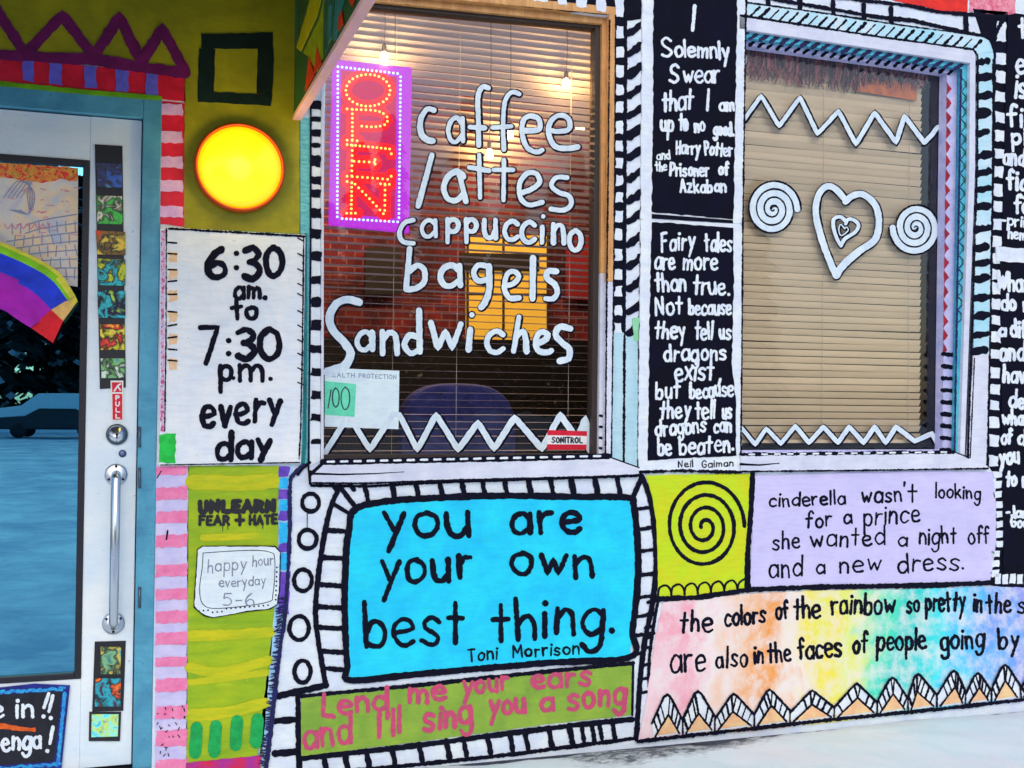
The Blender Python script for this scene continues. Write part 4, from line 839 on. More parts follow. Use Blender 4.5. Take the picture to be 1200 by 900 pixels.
pen.glyph('c', 569, 590, 388, 413, 8); pen.put('l', [(608, 372), (602, 411)], 8); pen.put('s', [(605, 395), (613, 388), (616, 398), (617, 412)], 8)
pen.put('s', [(629, 402), (638, 399), (642, 392), (634, 389), (628, 398), (630, 410), (640, 413), (646, 411)], 7.6); pen.put('s', [(668, 385), (656, 383), (651, 392), (658, 401), (667, 409), (666, 420), (656, 423)], 9)
WHG = paint((206, 218, 240), (186, 202, 228), .14, 26, .5, (1, 1, .35))
l1.obj('menu_lettering', WHG, w1); o1.obj('letter_outline', mINK, w1)
o1, l1 = MB(), MB(); pen = Pen(l1, dg, 8.0, o1, 3.0, .08)
pen.put('l', [(382, 529), (407, 489), (413, 494), (433.5, 527), (461, 485), (468, 486), (489, 527), (511, 486), (537, 527), (560, 495), (579, 526), (603, 489), (635, 526), (656.7, 486), (671, 507), (678, 512), (686, 490), (691, 527)])
l1.obj('painted_zigzag', WHG, w1); o1.obj('zigzag_outline', mINK, w1)
# papers and sticker on the pane
e = empty('notice_paper', cpoly([(380, 500), (467, 503)], GL), 'white inspection notice taped in the lower left of the left window', 'notice')
b = MB(); b.prism([(380.5, 431), (468, 434.5), (467, 503), (380.5, 500)], GL-.0014, GL-.0004); b.obj('sheet', paint((206, 222, 240), (196, 212, 234), .05, 6), e)
b = MB(); pen = Pen(b, GL-.0018, .9, jit=.05); pen.word('HEALTH', 384, 441.5, 416, 442.5, 3, None, .3, 0); pen.word('PROTECTION', 420, 442.6, 465, 444.5, 3, None, .3, 0)
b.obj('heading', plain((.2, .26, .38), .5), e)
e = empty('green_note', cpoly([(380, 487), (415, 488)], GL), 'mint green note with a handwritten 100 on the white notice', 'note')
b = MB(); b.prism([(380.5, 446.5), (417.5, 450), (415.5, 488.5), (380.5, 486)], GL-.003, GL-.0019); b.obj('sheet', paint((106, 214, 184), (90, 196, 170), .08, 10), e)
b = MB(); pen = Pen(b, GL-.0033, 1.7, jit=.05); pen.put('l', [(388, 457), (384.5, 478)]); pen.glyph('0', 389, 398, 463, 477); pen.glyph('0', 399, 410.5, 463.5, 480); b.obj('number', plain((.02, .06, .08), .5), e)
e = empty('window_sticker', cpoly([(641, 527), (687, 527)], GL), 'red and white security sticker at the lower right of the left window', 'sticker')
b = MB(); b.prism([(641.7, 504), (688, 505.3), (687.3, 527), (641, 527)], GL-.0042, GL-.003); b.obj('label', paint((206, 22, 54), (186, 18, 46), .08), e)
b = MB(); b.prism([(641.5, 510), (687.8, 511), (687.5, 521), (641.2, 520.6)], GL-.0050, GL-.0043); b.obj('white_band', paint((224, 226, 236), None, .04), e)
b = MB(); pen = Pen(b, GL-.0053, 1.9, jit=.05); pen.word('SONITROL', 646, 518.6, 683, 519, 3.8, None, .3, 0); b.obj('lettering', plain((.01, .01, .02), .5), e)

w2 = empty('shop_window', ((X2L+X2R)/2, 0, Z2B), 'right shop window with a painted heart and two spirals on its glass', 'window')
b = MB(); b.prism([(866, 18.5), (1030, 43), (1143, 58.5), (1143, 64), (1137, 74), (1030, 58), (866, 34)], -.012, .04); b.prism([(1137, 70), (1143.5, 62), (1143, 200), (1130.5, 540), (1125, 540), (1136, 200)], -.0115, .04); b.obj('outer_frame', mFRW, w2, bevel=.003)
b = MB(); b.prism([(868, 1.5), (960, 14), (1050, 28), (1150, 42), (1160, 48), (1164, 60), (1146, 64), (1141, 57.5), (1030, 42), (868, 17.5)], -.010, -.0004); b.prism([(1146, 64), (1164.5, 60), (1164, 200), (1160, 415), (1141, 415), (1144, 200)], -.0098, -.0004); b.obj('striped_casing', paint((204, 214, 234), (150, 202, 230), .15, 2.2, .45), w2, bevel=.002)
b = MB(); b.prism([(1141, 415), (1160, 415), (1157, 549), (1132, 549)], -.0098, -.0004); b.obj('plain_casing', mFRW, w2, bevel=.002)
b = MB(); dd = -.0107
for i in range(24):
    x = 884+i*11.3; y = 8+.151*(x-868); b.stroke([(x-8, y+12), (x, y+4), (x+6, y-2)], random.uniform(1.6, 4.6), dd, jit=.35)
for y in (72, 90, 112, 133, 155, 182, 202, 222, 242, 268, 290, 308, 326, 349, 370, 392, 411):
    x = 1154-.009*(y-70); k = random.uniform(4, 8); b.stroke([(x-9, y+1.5), (x, y), (x+k-1, y-1)], random.uniform(7.5, 11), dd, jit=.32)
b.stroke([(868, 2), (960, 14.5), (1050, 28.5), (1150, 42.5), (1161, 49), (1165, 62)], 2, dd, True, .4); b.stroke([(868, 18), (1030, 43), (1141, 58), (1146, 66), (1145, 200), (1134, 545)], 2.6, dd-.0018, jit=.35); b.stroke([(1164, 70), (1163.5, 200), (1160, 415), (1157, 548)], 2.2, dd, jit=.4)
b.obj('casing_bar', mINK, w2)
b = MB(); b.prism([(868, 35), (1030, 59), (1137, 75), (1134, 82), (1030, 66), (868, 43.5)], .012, .06); b.prism([(1127.5, 80), (1136, 78), (1128, 540), (1119.5, 540)], .012, .06); b.obj('middle_frame', paint((80, 180, 206), (50, 140, 186), .2, 8), w2, bevel=.002)
b = MB(); dd = .0112
for i in range(22):
    x = 872+i*12; y = 40+.148*(x-868); b.stroke([(x-5, y+3), (x+4, y-3)], 4.6, dd, jit=.3)
b.stroke([(1126.3, 82), (1118.5, 538)], 2.4, dd, jit=.3); b.stroke([(1136, 78), (1128.5, 538)], 1.8, dd, jit=.3)
for i in range(18): y = 92+i*16; x = 1131-.0172*(y-82); b.stroke([(x-3, y), (x+2.5, y+7), (x-3, y+14)], 1.3, dd, jit=.2)
b.obj('middle_frame_mark', NAVY, w2)
b = MB()
for i in range(18): y = 92+i*16; x = 1131-.0172*(y-82); b.prism(rough([(x+3.4, y), (x+3.4, y+13), (x-1.5, y+7)], .4, 5), dd, dd+.0004)
b.obj('green_zigzag', paint((40, 140, 120), (30, 110, 130), .2, 30), w2)
b = MB(); b.prism([(868, 44), (1030, 66.5), (1128, 80.5), (1124, 88), (1030, 74), (868, 52)], .045, .11); b.prism([(1110, 86), (1122, 86), (1115, 541), (1104.5, 541)], .0455, .11); b.prism([(868, 528), (1118, 527), (1118, 541), (868, 541)], .046, .11); b.obj('inner_frame', paint((190, 186, 232), (160, 164, 222), .15, 14), w2, bevel=.002)
b = MB(); dd = .0443
for i in range(24): x = 872+i*10.6; y = 48+.143*(x-868); b.stroke([(x-4, y+3), (x+3, y-3)], 4, dd, jit=.3)
for i in range(9): y = 415+i*14; b.stroke([(1105-.0155*(y-415), y), (1116-.0155*(y-415), y+1)], 5, dd, jit=.25)
b.obj('inner_frame_mark', mINK, w2)
b = MB()
for i in range(19): y = 96+i*17; x = 1112-.0155*(y-90); b.prism(rough([(x-2.2, y), (x+3.4, y+8), (x-2.2, y+16)], .5, 5), dd, dd+.0004)
b.obj('red_zigzag', paint((166, 26, 46), (110, 20, 50), .2, 30), w2)
b = MB(); b.prism([(868, 531), (1118, 529), (1134, 537), (1158, 546), (1158, 550), (1000, 552), (868, 553.5)], -.022, .05); S2 = b.obj('sill', mFRW, w2, bevel=.004)
b = MB(); dd = -.0227
b.stroke([(868, 532.5), (1000, 531), (1118, 529.5)], 3.6, dd, jit=.35); b.stroke([(868, 544), (890, 545), (912, 543)], 3, dd, wf=lambda t: 1-.7*t); b.stroke([(868, 552.6), (1000, 551.4), (1158, 549)], 2, dd, jit=.4); b.stroke([(1118, 529.5), (1133, 535)], 1.4, dd); b.stroke([(1142, 420), (1137, 536)], 1.6, -.0106, jit=.3)
b.obj('sill_line', mINK, S2)
b = MB()
for i in range(16): x = 878+i*15; b.stroke([(x, 532.6-.012*(x-868)), (x+6, 532.5-.012*(x-868))], 2, dd-.002)
b.obj('sill_dash', mWHITE2, S2)
b = MB(); b.box((X2L-.02, GL+.02, Z2B-.02), (X2R+.02, GL+.025, Z2T+.02)); b.obj('pane', glass(), w2)
G2 = GL+.02; dg = G2-.0006
o1, l1 = MB(), MB(); pen = Pen(l1, dg, 5.4, o1, 3.2, .08)
pen.put('l', [(864, 150), (872, 140), (892, 112), (913, 148), (937.5, 114), (958, 157), (982.6, 130), (1003, 169), (1025, 132), (1050, 167), (1060, 136), (1083, 167)]); pen.put('s', [(1083, 167), (1092, 158), (1099, 149), (1105, 150)], 5.4)
l1.obj('upper_zigzag', WHG, w2); o1.obj('upper_zigzag_outline', mINK, w2)
o1, l1 = MB(), MB(); pen = Pen(l1, dg, 5.4, o1, 3, .06)
pen.put('l', [(860, 510), (868, 500), (885, 521), (898, 502), (915, 520), (932, 499), (948, 519), (965, 500), (982, 519), (995, 500), (1012, 519), (1025, 500), (1038, 519), (1050, 500), (1072, 517), (1092, 508), (1099, 520)])
l1.obj('lower_zigzag', WHG, w2); o1.obj('lower_zigzag_outline', mINK, w2)
o1, l1 = MB(), MB(); pen = Pen(l1, dg, 8, o1, 2.8, .07)
hp = [(991, 235), (981, 223), (970, 218), (960, 227), (956, 248), (962, 277), (972, 305), (980, 323)]
pen.put('s', hp); pen.put('s', [(980, 323), (988, 311), (1007, 294), (1025, 281), (1030, 261), (1026, 241), (1012, 228), (1000, 229), (991, 236)])
pen.w = 4.2; pen.put('s', [(991, 259), (984.6, 254), (977, 257), (977, 268), (981, 280), (985.5, 288)]); pen.put('s', [(985.5, 288), (990, 280), (1002, 272), (1006, 264), (1001, 258), (994, 257), (991, 262)])
pen.w = 1.6; pen.put('s', [(990, 268), (985, 263), (983, 270), (986, 276), (994, 270), (992, 266), (990, 268)])
l1.obj('painted_heart', WHG, w2); o1.obj('heart_outline', mINK, w2)
for cx, cy, rad, ph, sg, gap in ((906, 245, 29, 0, 1, 8.6), (1073, 267, 27.5, math.pi, 1, 8)):
    o1, l1 = MB(), MB(); N = 90; q = []
    for i in range(N):
        t = i/(N-1); a = ph-sg*(1-t)*2.9*6.2832; r1 = 2.5+(rad-2.5)*t; q.append((cx+r1*.98*math.cos(a), cy+r1*1.06*math.sin(a)))
    l1.stroke(q, 7.6, dg-.0005, True, .06); o1.stroke(q, 9.6, dg, True, .05)
    q2 = [(cx+(x-cx)*(1-4.6/max(9, math.hypot(x-cx, y-cy))), cy+(y-cy)*(1-4.6/max(9, math.hypot(x-cx, y-cy)))) for x, y in q]
    o1.stroke(q2, 1.9, dg-.0012, True, .2); q3 = [(cx+(x-cx)*(1+4.4/max(9, math.hypot(x-cx, y-cy))), cy+(y-cy)*(1+4.4/max(9, math.hypot(x-cx, y-cy)))) for x, y in q]
    o1.stroke(q3[-30:], 2.2, dg-.0012, True, .2)
    l1.obj('painted_spiral', WHG, w2); o1.obj('spiral_outline', mINK, w2)
# fringe inside the right window
b = MB(); d = G2+.008
for i in range(420):
    x = random.uniform(868, 1085); y0 = 50+.143*(x-868); L = random.uniform(22, 42)-(10 if x > 1010 else 0)-.05*max(0, x-960)
    b.stroke([(x, y0), (x+random.uniform(-4, 4), y0+L*.6), (x+random.uniform(-8, 6), y0+L)], random.uniform(1.4, 3), d+random.uniform(0, .010), False, .1, wf=lambda t: 1.1-.7*t)
m, t, p = _new('fringe'); gg = t.nodes.new('ShaderNodeNewGeometry'); rp = _ramp(t, gg.outputs['Random Per Island'], [(0, (.012, .006, .012)), (.45, (.05, .016, .022)), (.65, (.22, .06, .06)), (1, (.44, .17, .16))])
t.links.new(rp.outputs[0], p.inputs['Base Color']); p.inputs['Roughness'].default_value = .8
tag(b.obj('fringe_valance', m), 'dark reddish fringe hanging along the top of the right window', 'fringe')
b = MB(); b.prism([(995, 88), (1075, 99), (1074, 118), (1000, 106)], d+.0125, d+.0155); tag(b.obj('cloth_band', paint((190, 110, 60), (150, 80, 50), .2, 20)), 'orange brown cloth band below the fringe in the right window', 'cloth')

# ================================================================== blinds
def blind(name, label, x0, x1, z0, z1, y, pitch, wid, tilt, mat, cords, grad=0, tj=.03):
    e = empty(name, ((x0+x1)/2, y, z0), label, 'blind')
    b = MB(); b.box((x0, y-.016, z1), (x1, y+.03, z1+.035)); b.obj('headrail', mat, e)
    b = MB(); z = z1-pitch*.6; ct, st = math.cos(tilt), math.sin(tilt)
    while z > z0+pitch:
        sag = random.uniform(-.0014, .0014)*(2.6 if tj > .04 else 1); rowv = []
        tl = random.uniform(-tj, tj)+(grad*((z-z0)/(z1-z0))**2.0 if grad else 0); ct, st = math.cos(tilt+tl), math.sin(tilt+tl)
        n = len(b.v)
        for i in range(2):
            x = (x0, x1)[i]; zz = z+sag*(1 if i else -1)
            for s, cr in ((-1, 0), (0, .0008), (1, 0)):
                b.v.append(Vector((x, y+s*wid/2*ct-cr*st, zz-s*wid/2*st*-1*-1+cr*ct)))
        b.f += [[n, n+1, n+4, n+3], [n+1, n+2, n+5, n+4]]
        z -= pitch
    b.obj('slats', mat, e, True)
    b = MB(); b.box((x0, y-.015, z0), (x1, y+.015, z0+.018)); b.obj('bottom_rail', mat, e)
    for u in cords:
        b = MB(); X = P(u, 300, y-.03).x; b.tube([(X, y-wid*.5*abs(ct)-.003, z0+.01), (X, y-wid*.5*abs(ct)-.003, z1+.01)], .0012, 5); b.obj('cord', plain((.5, .46, .4), .7), e)
    return e
mSL1 = plain((.60, .56, .62), .45); mSL2 = paint((230, 208, 180), (206, 186, 158), .06, 3, .5, bump=.05)
def slatmat(c, var):
    m, t, p = _new('slat'); gg = t.nodes.new('ShaderNodeNewGeometry'); n = _noise(t, _pos(t, (.6, 1, 3)), 6, 6, .65)
    ad = t.nodes.new('ShaderNodeMath'); ad.operation = 'MULTIPLY_ADD'; ad.inputs[1].default_value = .55; t.links.new(n.outputs['Fac'], ad.inputs[0])
    sc = t.nodes.new('ShaderNodeMath'); sc.operation = 'MULTIPLY'; sc.inputs[1].default_value = .45; t.links.new(gg.outputs['Random Per Island'], sc.inputs[0]); t.links.new(sc.outputs[0], ad.inputs[2])
    a = base(c); rp = _ramp(t, ad.outputs[0], [(.2, tuple(x*(1-var) for x in a)), (.8, a)]); t.links.new(rp.outputs[0], p.inputs['Base Color']); p.inputs['Roughness'].default_value = .5; return m
mSL2 = slatmat((244, 201, 178), .26)
blind('venetian_blind', 'open venetian blind of thin slats behind the lettered left window', X1L-.1, X1R+.12, Z1B-.02, Z1T-.02, .20, .034, .042, R(-2), mSL1, (462, 537, 668), R(40))
blind('venetian_blind', 'closed cream venetian blind behind the heart in the right window', X2L-.15, P(1079, 300, .15).x, P(980, 519, .15).z, Z2T-.03, .152, .036, .0350, R(66), mSL2, (967, 1068), 0, .085)

# ================================================================== OPEN sign
sg = empty('open_sign', cpoly([(386, 262), (478, 272)], GL+.02), 'lit red and blue LED sign reading OPEN, hung upright in the left window', 'sign')
def gl(c, s, b_=None): return plain(b_ or tuple(x*.5+.02 for x in c), .5, 0, c, s)
ds = GL+.018
b = MB(); b.prism([(390.5, 69), (483, 79), (479.5, 273), (386, 263)], ds, ds+.03); b.obj('housing', gl((.50, .02, .72), .72, (.02, .0, .03)), sg, bevel=.003)
b = MB(); b.prism([(400, 82), (465, 90), (462.5, 256), (397, 250)], ds-.002, ds-.0001); b.obj('pink_board', gl((1, .0, .16), .42, (.02, .0, .005)), sg)  # its emission stands for the magenta halo of the LEDs
ZX = lambda x, y: (375+x/4.09, 55+y/4.09)
b = MB(); pen = Pen(b, ds-.003, 15, jit=.04)
segs = [[(130, 297), (175, 300), (265, 305), (312, 325), (325, 350), (305, 375), (250, 383), (180, 378)], [(155, 300), (155, 445)], [(130, 447), (182, 450)], [(130, 468), (240, 479), (342, 490), (342, 512)], [(155, 472), (152, 618)], [(163, 548), (268, 553)], [(264, 540), (264, 566)], [(130, 620), (240, 627), (340, 636), (342, 612)], [(130, 645), (172, 655)], [(152, 652), (150, 792)], [(128, 797), (178, 797)], [(168, 658), (240, 730), (312, 808)], [(312, 662), (310, 800)], [(290, 656), (336, 659)]]
O_ = [(230+106*math.cos(a*.2856), 208+76*math.sin(a*.2856)) for a in range(22)]
for sgm in segs: pen.put('s' if len(sgm) > 5 else 'l', [ZX(*q) for q in sgm])
pen.put('s', [ZX(*q) for q in O_+[O_[0]]])
b.obj('red_led_halo', gl((1, .0, .008), .95, (.02, 0, 0)), sg)  # flat glowing strokes imitate the red halo round the letter LEDs
def leds(lines, step, r, mat, name, closed=False):
    b = MB()
    for ln in lines:
        acc = 0; prev = None
        for q in dense(ln, len(ln) > 5, 1):
            if prev is None or math.hypot(q[0]-prev[0], q[1]-prev[1]) >= step:
                c = P(*q, ds-.0048); b.lathe(c, [(r, .003), (r, -.001), (r*.5, -.0026), (.0001, -.003)], 8); prev = q
    o = b.obj(name, mat, sg)
leds([[ZX(*q) for q in s_] for s_ in segs]+[[ZX(*q) for q in O_+[O_[0]]]], 5.0, .0058, gl((1, .42, .08), 2.2, (.1, .05, .02)), 'letter_leds')
leds([[(396, 78), (469, 86.5)], [(469.5, 90), (467.5, 258)], [(466, 260), (398, 256)], [(395.3, 254), (396, 82)]], 5.0, .0056, gl((.16, .30, 1), 3.4, (.02,.02,.05)), 'border_leds')
b = MB(); b.tube([P(463, 78, ds+.01), P(463, 30, ds+.012), P(463.5, -14, ds+.014)], .0018, 6); b.tube([P(398, 72, ds+.01), P(398.5, 20, ds+.012), P(399, -14, ds+.014)], .0018, 6); b.obj('cable', plain((.02, .02, .03), .5), sg)

# ================================================================== inside the shop
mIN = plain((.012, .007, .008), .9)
m, t, p = _new('brick_inside'); br = t.nodes.new('ShaderNodeTexBrick'); mp = _pos(t, (1, 1, 1)); sw = t.nodes.new('ShaderNodeSeparateXYZ'); cb = t.nodes.new('ShaderNodeCombineXYZ')
t.links.new(mp.outputs[0], sw.inputs[0]); t.links.new(sw.outputs[0], cb.inputs[0]); t.links.new(sw.outputs[2], cb.inputs[1]); t.links.new(cb.outputs[0], br.inputs[0])
br.inputs['Color1'].default_value = (.36, .03, .035, 1); br.inputs['Color2'].default_value = (.20, .02, .05, 1); br.inputs['Mortar'].default_value = (.50, .22, .24, 1); br.inputs['Scale'].default_value = 4; br.inputs['Mortar Size'].default_value = .018
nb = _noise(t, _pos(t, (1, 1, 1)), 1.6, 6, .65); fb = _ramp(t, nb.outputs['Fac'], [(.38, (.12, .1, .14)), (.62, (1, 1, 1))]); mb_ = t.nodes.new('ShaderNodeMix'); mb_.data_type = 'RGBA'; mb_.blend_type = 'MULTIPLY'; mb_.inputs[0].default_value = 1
t.links.new(br.outputs[0], mb_.inputs[6]); t.links.new(fb.outputs[0], mb_.inputs[7]); t.links.new(mb_.outputs[2], p.inputs['Base Color']); p.inputs['Roughness'].default_value = .8
YB = 3.6
def sroom(name, a, c, mat): b = MB(); b.box(a, c); struct(b.obj(name, mat))
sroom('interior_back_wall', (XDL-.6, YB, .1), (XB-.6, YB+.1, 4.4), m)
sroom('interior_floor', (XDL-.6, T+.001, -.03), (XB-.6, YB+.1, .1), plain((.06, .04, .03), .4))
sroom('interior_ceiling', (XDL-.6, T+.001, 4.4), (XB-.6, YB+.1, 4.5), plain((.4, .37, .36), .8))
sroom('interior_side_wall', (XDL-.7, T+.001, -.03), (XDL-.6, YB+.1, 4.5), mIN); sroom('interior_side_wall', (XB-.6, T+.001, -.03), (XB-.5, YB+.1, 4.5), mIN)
mBK = plain((.006, .005, .008), .9); sroom('added_partition', (X1R+.29, T+.001, .1), (X1R+.33, .66, 4.4), mBK); sroom('added_partition', (X1L-.55, T+.001, .1), (X1L-.5, YB, 4.4), mIN)  # the mBK board is added to keep the right window's inside black
sroom('added_partition', (X2R+.1, T+.001, .1), (X2R+.16, .66, 4.4), mBK); sroom('added_partition', (X1R+.29, .661, .1), (X2R+.16, .70, 4.4), mBK)  # black boards added so the gap beside the right blind stays dark
def plate(name, poly, d, mat, label, cat):
    b = MB(); b.prism(poly, d, d+.03); return tag(b.obj(name, mat), label, cat)
yb = YB-.04
e = empty('inner_door', cpoly([(545, 470), (640, 470)], yb-.02), 'yellow lit paned inner door at the back of the shop', 'door')
b = MB(); b.prism([(548, 276), (642, 276), (640, 470), (548, 470)], yb-.02, YB-.001); b.obj('lit_pane', plain((.7, .45, .06), .4, 0, (1, .52, .05), .34), e)
b = MB()
for x in (548, 590, 642): b.stroke([(x, 276), (x, 470)], 3, yb-.021)
for y in (300, 345, 400): b.stroke([(548, y), (642, y)], 2.4, yb-.021)
b.obj('muntin', plain((.05, .03, .02), .6), e)
plate('dark_board', [(540, 296), (632, 298), (632, 318), (540, 316)], yb-.06, plain((.012, .01, .012), .6), 'small dark board hanging in front of the yellow inner door', 'board')
plate('red_board', [(664, 274), (702, 276), (702, 352), (664, 350)], yb-.06, plain((.35, .02, .03), .6), 'plain red board on the back wall right of the yellow inner door', 'board')
plate('menu_board', [(428, 290), (470, 290), (470, 345), (428, 345)], yb-.06, plain((.006, .005, .007), .6), 'dark menu board on the brick wall behind the large lettering', 'board')
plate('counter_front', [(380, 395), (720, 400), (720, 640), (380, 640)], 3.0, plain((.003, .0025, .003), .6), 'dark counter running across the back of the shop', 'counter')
# armchair
ch = empty('armchair', P(538, 640, 1.2), 'rounded dark blue armchair standing inside behind the left window', 'chair')
mCH = paint((70, 84, 190), (50, 60, 150), .15, 8, .6)
z0, z1 = P(538, 560, 1.2).z, P(538, 449, 1.2).z; xa_, xb2 = P(470, 500, 1.2).x, P(606, 500, 1.2).x; cx_, w_ = (xa_+xb2)/2, (xb2-xa_)/2
arc = [(cx_+w_*math.copysign(abs(math.cos(a))**.7, math.cos(a)), z1-.28+.28*math.sin(a)**.8) for a in [i*math.pi/20 for i in range(21)]]
pr = [(xb2, .45)]+arc+[(xa_, .45)]
b = MB(); b.solid([(x, 1.2, z) for x, z in pr], [(x, 1.36, z) for x, z in pr]); b.obj('backrest', mCH, ch, bevel=.03)
b = MB(); b.box((xa_+.02, 1.37, .32), (xb2-.02, 1.9, .5)); b.obj('seat', mCH, ch, bevel=.03)
for sx_ in (xa_-.06, xb2-.06):
    b = MB(); b.box((sx_, 1.37, .3), (sx_+.12, 1.88, .68)); b.obj('armrest', mCH, ch, bevel=.03)
for sx_ in (xa_+.02, xb2-.06):
    for yy in (1.25, 1.82): b = MB(); b.box((sx_, yy, .1), (sx_+.04, yy+.04, .4)); b.obj('leg', plain((.05, .03, .02), .5), ch)
# bulbs on cords
BULB = plain((1, .8, .4), .3, 0, (1, .66, .2), 22); CORD = plain((.03, .025, .03), .6)
def bulb(u, v, d, top, label, energy, first=[]):
    p = P(u, v, d); e = empty('hanging_bulb', p, label, 'bulb', 'warm bulbs hanging in the left window')
    b = MB(); b.lathe(p, [(.001, -.021), (.011, -.018), (.019, -.006), (.019, .004), (.013, .016), (.009, .024)], 16, 'z'); o = b.obj('glass_bulb', BULB, e, True); o.visible_shadow = True
    b = MB(); b.lathe((p.x, p.y, p.z+.024), [(.010, 0), (.011, .004), (.011, .03), (.004, .036)], 12, 'z'); b.obj('socket', CORD, e)
    b = MB(); b.tube([(p.x, p.y, p.z+.05), (p.x+.004, p.y, (p.z+top)/2), (p.x, p.y, top)], .0016, 6); b.obj('cord', CORD, e)
    l = bpy.data.lights.new('bulb_light', 'POINT'); l.energy = energy; l.color = (1, .56, .17); l.shadow_soft_size = .02
    lo = bpy.data.objects.new('bulb_light', l); COL.objects.link(lo); lo.location = (0, -.03, -.03); lo.parent = e
zt = Z1T+.02
bulb(450, 67, .140, zt, 'glowing bulb nearest the top of the OPEN sign', 2.6)
bulb(663.5, 98, .140, zt, 'glowing bulb at the upper right of the left window', 2.6)
bulb(573.5, 181, .140, zt, 'glowing bulb hanging lowest, between the first two words', 2.6)
bulb(597, 158, .142, zt, 'glowing bulb hanging just behind the double f', 1.5)
# pendant lamps deeper inside
def pendant(u, v, d, label, en):
    p = P(u, v, d); e = empty('pendant_lamp', p, label, 'lamp', 'pendant lamps inside the shop')
    b = MB(); b.lathe(p, [(.001, -.02), (.03, -.012), (.036, .01), (.02, .035)], 16, 'z'); b.obj('bulb', plain((1, .6, .3), .3, 0, (1, .55, .15), 7), e, True)
    b = MB(); b.lathe((p.x, p.y, p.z+.02), [(.14, 0), (.13, .03), (.06, .10), (.03, .13), (.0, .135)], 24, 'z'); b.obj('shade', plain((.02, .02, .03), .4), e, True)
    b = MB(); b.tube([(p.x, p.y, p.z+.15), (p.x, p.y, 4.4)], .006, 6); b.obj('rod', CORD, e)
    l = bpy.data.lights.new('pendant_light', 'POINT'); l.energy = en; l.color = (1, .62, .3); l.shadow_soft_size = .04
    lo = bpy.data.objects.new('pendant_light', l); COL.objects.link(lo); lo.location = (0, 0, -.06); lo.parent = e
pendant(430, 130, 2.4, 'pendant lamp in the shop behind the OPEN sign', 34)
pendant(600, 110, 2.2, 'pendant lamp in the shop behind the word coffee', 34)
pendant(680, 150, 2.6, 'pendant lamp in the shop near the right end of the left window', 16)

# ================================================================== across the street
def conifer(h, seed):
    rnd = random.Random(seed); tr, cr = MB(), MB()
    tr.tube([(0, 0, 0), (0, 0, h*.3), (.05, 0, h*.96)], [.22, .16, .03], 8)
    for k in range(2600):
        t = rnd.random()**.7; z = .6+t*(h-.7); rm = (1-t)**.85*h*.2+.08; a = rnd.random()*6.283; q = rm*math.sqrt(rnd.random())*(.7+.3*math.sin(z*4.2)); s = .34+.45*rnd.random()
        c = Vector((q*math.cos(a), q*math.sin(a), z-q*.35)); o = Vector((math.cos(a), math.sin(a), -.5))*s; sd_ = Vector((-math.sin(a), math.cos(a), rnd.uniform(-.3, .3)))*s*.5
        cr.face([c-sd_, c+o*.8, c+sd_, c-o*.4+Vector((0, 0, .1))])
    return tr, cr
mLEAF, t, p = _new('snowy_needles'); gg = t.nodes.new('ShaderNodeNewGeometry')
rp = _ramp(t, gg.outputs['Random Per Island'], [(0, (.008, .016, .012)), (.6, (.02, .035, .028)), (.86, (.05, .07, .06)), (.88, (.6, .64, .7))], 'CONSTANT'); t.links.new(rp.outputs[0], p.inputs['Base Color']); p.inputs['Roughness'].default_value = .8
mLEAF = mLEAF; mBARK = paint((48, 38, 34), None, .3, 6, .9)
protos = []
for k, h in enumerate((14.5, 18.5)):
    e = empty('conifer_tree', (0, 0, 0), 'dark conifer across the snowy street, seen only as a reflection in the door glass', 'tree', 'dark conifers across the street')
    tr, cr = conifer(h, k); protos.append((e, tr.obj('trunk', mBARK, e), cr.obj('crown', mLEAF, e)))
rnd = random.Random(5)
for i in range(56):
    k = i % 2; e, a, c = protos[k]
    if i > 1:
        e2 = e.copy(); COL.objects.link(e2)
        for ch_ in (a, c): q = ch_.copy(); COL.objects.link(q); q.parent = e2
        e = e2
    e.location = (-34+(i % 30)*2.6+rnd.uniform(-.8, .8), -(62 if i < 30 else 70)-rnd.uniform(0, 4), -.02); e.rotation_euler = (0, 0, rnd.random()*6.28); s = rnd.uniform(.8, 1.15); e.scale = (s, s, s)
b = MB(); nx, ny = 150, 9
for j in range(ny):
    for i in range(nx):
        x = -36+i*.55; t = j/(ny-1); hgt = (.5+.9*max(0, mnoise.noise((x*.22, 2, 0))+.45)+.5*mnoise.noise((x*.7, 5, 0)))*math.sin(math.pi*t)
        b.v.append(Vector((x, -54-t*5.5+.6*mnoise.noise((x*.4, t*3, 1)), -.03+max(0, hgt+.18*mnoise.noise((x*1.3, t*4, 3))*math.sin(math.pi*t)))))
for j in range(ny-1):
    for i in range(nx-1): q = j*nx+i; b.f.append([q, q+nx, q+nx+1, q+1])
struct(b.obj('snow_bank', mSNOW, None, True))
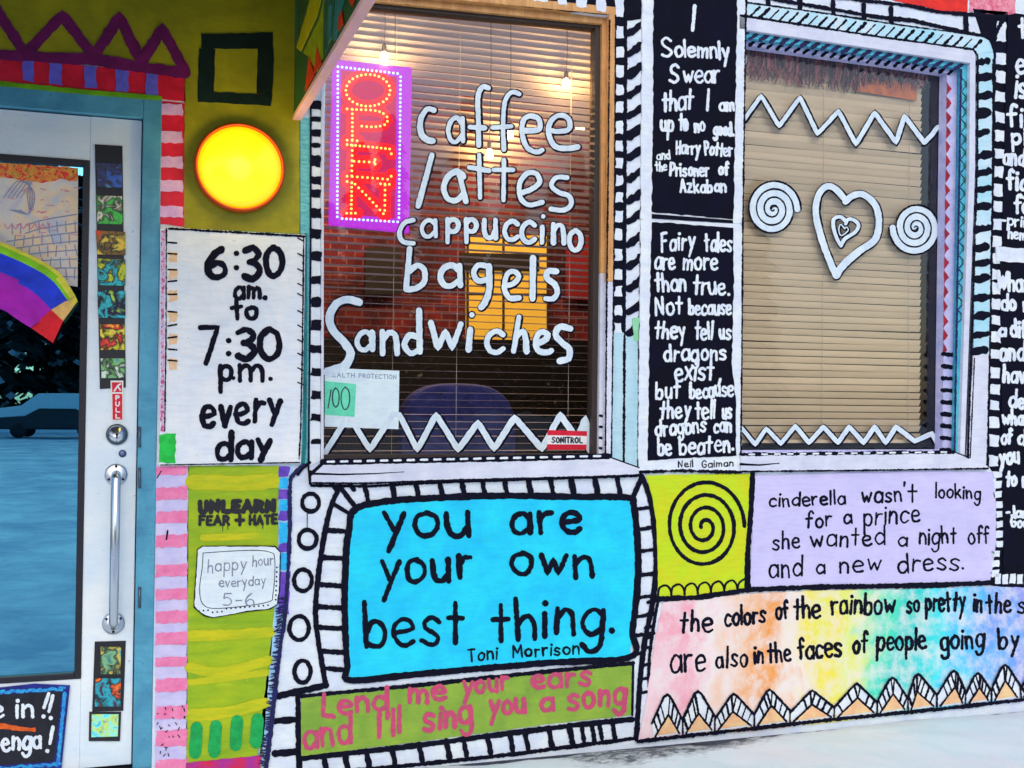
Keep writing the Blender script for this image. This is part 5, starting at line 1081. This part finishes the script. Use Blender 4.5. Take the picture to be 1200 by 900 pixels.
def car(x, y, rz, label):
    e = empty('parked_car', (0, 0, 0), label, 'car', 'snow covered cars across the street')
    dk = plain((.012, .014, .03), .25); prof = [(-2.1, .35), (-2.15, .75), (-1.9, .95), (-1.0, 1.02), (-.45, 1.5), (.9, 1.52), (1.5, 1.05), (2.0, .95), (2.1, .6), (2.05, .35)]
    b = MB(); b.solid([(px, -.85, pz) for px, pz in prof], [(px, .85, pz) for px, pz in prof]); b.obj('body', dk, e, bevel=.06)
    b = MB(); sp = [(-2.12, .82), (-1.05, .9), (-.5, 1.2), (.9, 1.2), (1.5, .92), (2.05, .84), (2.05, 1.12), (1.5, 1.34), (.9, 1.84), (-.55, 1.82), (-1.2, 1.32), (-2.05, 1.2)]
    b.solid([(px, -.9, pz) for px, pz in sp], [(px, .9, pz) for px, pz in sp]); b.obj('snow_cover', mSNOW, e, bevel=.05)
    for s_ in (-.87, .855):
        b = MB(); b.solid([(-.85, s_, 1.05), (-.4, s_, 1.42), (.85, s_, 1.42), (1.25, s_, 1.05)], [(-.85, s_+.015, 1.05), (-.4, s_+.015, 1.42), (.85, s_+.015, 1.42), (1.25, s_+.015, 1.05)]); b.obj('side_window', plain((.02, .03, .04), .1), e)
    for wx in (-1.3, 1.3):
        for wy in (-.86, .7):
            b = MB(); b.lathe((wx, wy, .33), [(.2, 0), (.33, .02), (.33, .14), (.2, .16)], 20); b.obj('wheel', plain((.01, .01, .012), .7), e, True)
    for s_ in (-.6, .6):
        b = MB(); b.box((-2.17, s_-.15, .66), (-2.1, s_+.15, .8)); b.obj('headlight', plain((.6, .6, .62), .2), e)
    e.location = (x, y, 0); e.rotation_euler = (0, 0, rz); return e
rm_ = (P(66, 500, .035)-CAM); sc_ = 46
q = P(66, 500, .035)+Vector((rm_.x, -rm_.y, 0))*(sc_/rm_.y)
car(q.x, q.y, R(8), 'dark snow covered car reflected in the middle of the door glass')
q = P(20, 480, .035)+Vector((rm_.x, -rm_.y, 0))*(52/rm_.y)
car(q.x-5, q.y-4, R(-6), 'dark snow covered car reflected at the left edge of the door glass')

for o in bpy.data.objects:
    if o.parent is None and 'category' in o and 'kind' not in o: o['kind'] = 'thing'
    if '_o' in o: del o['_o']
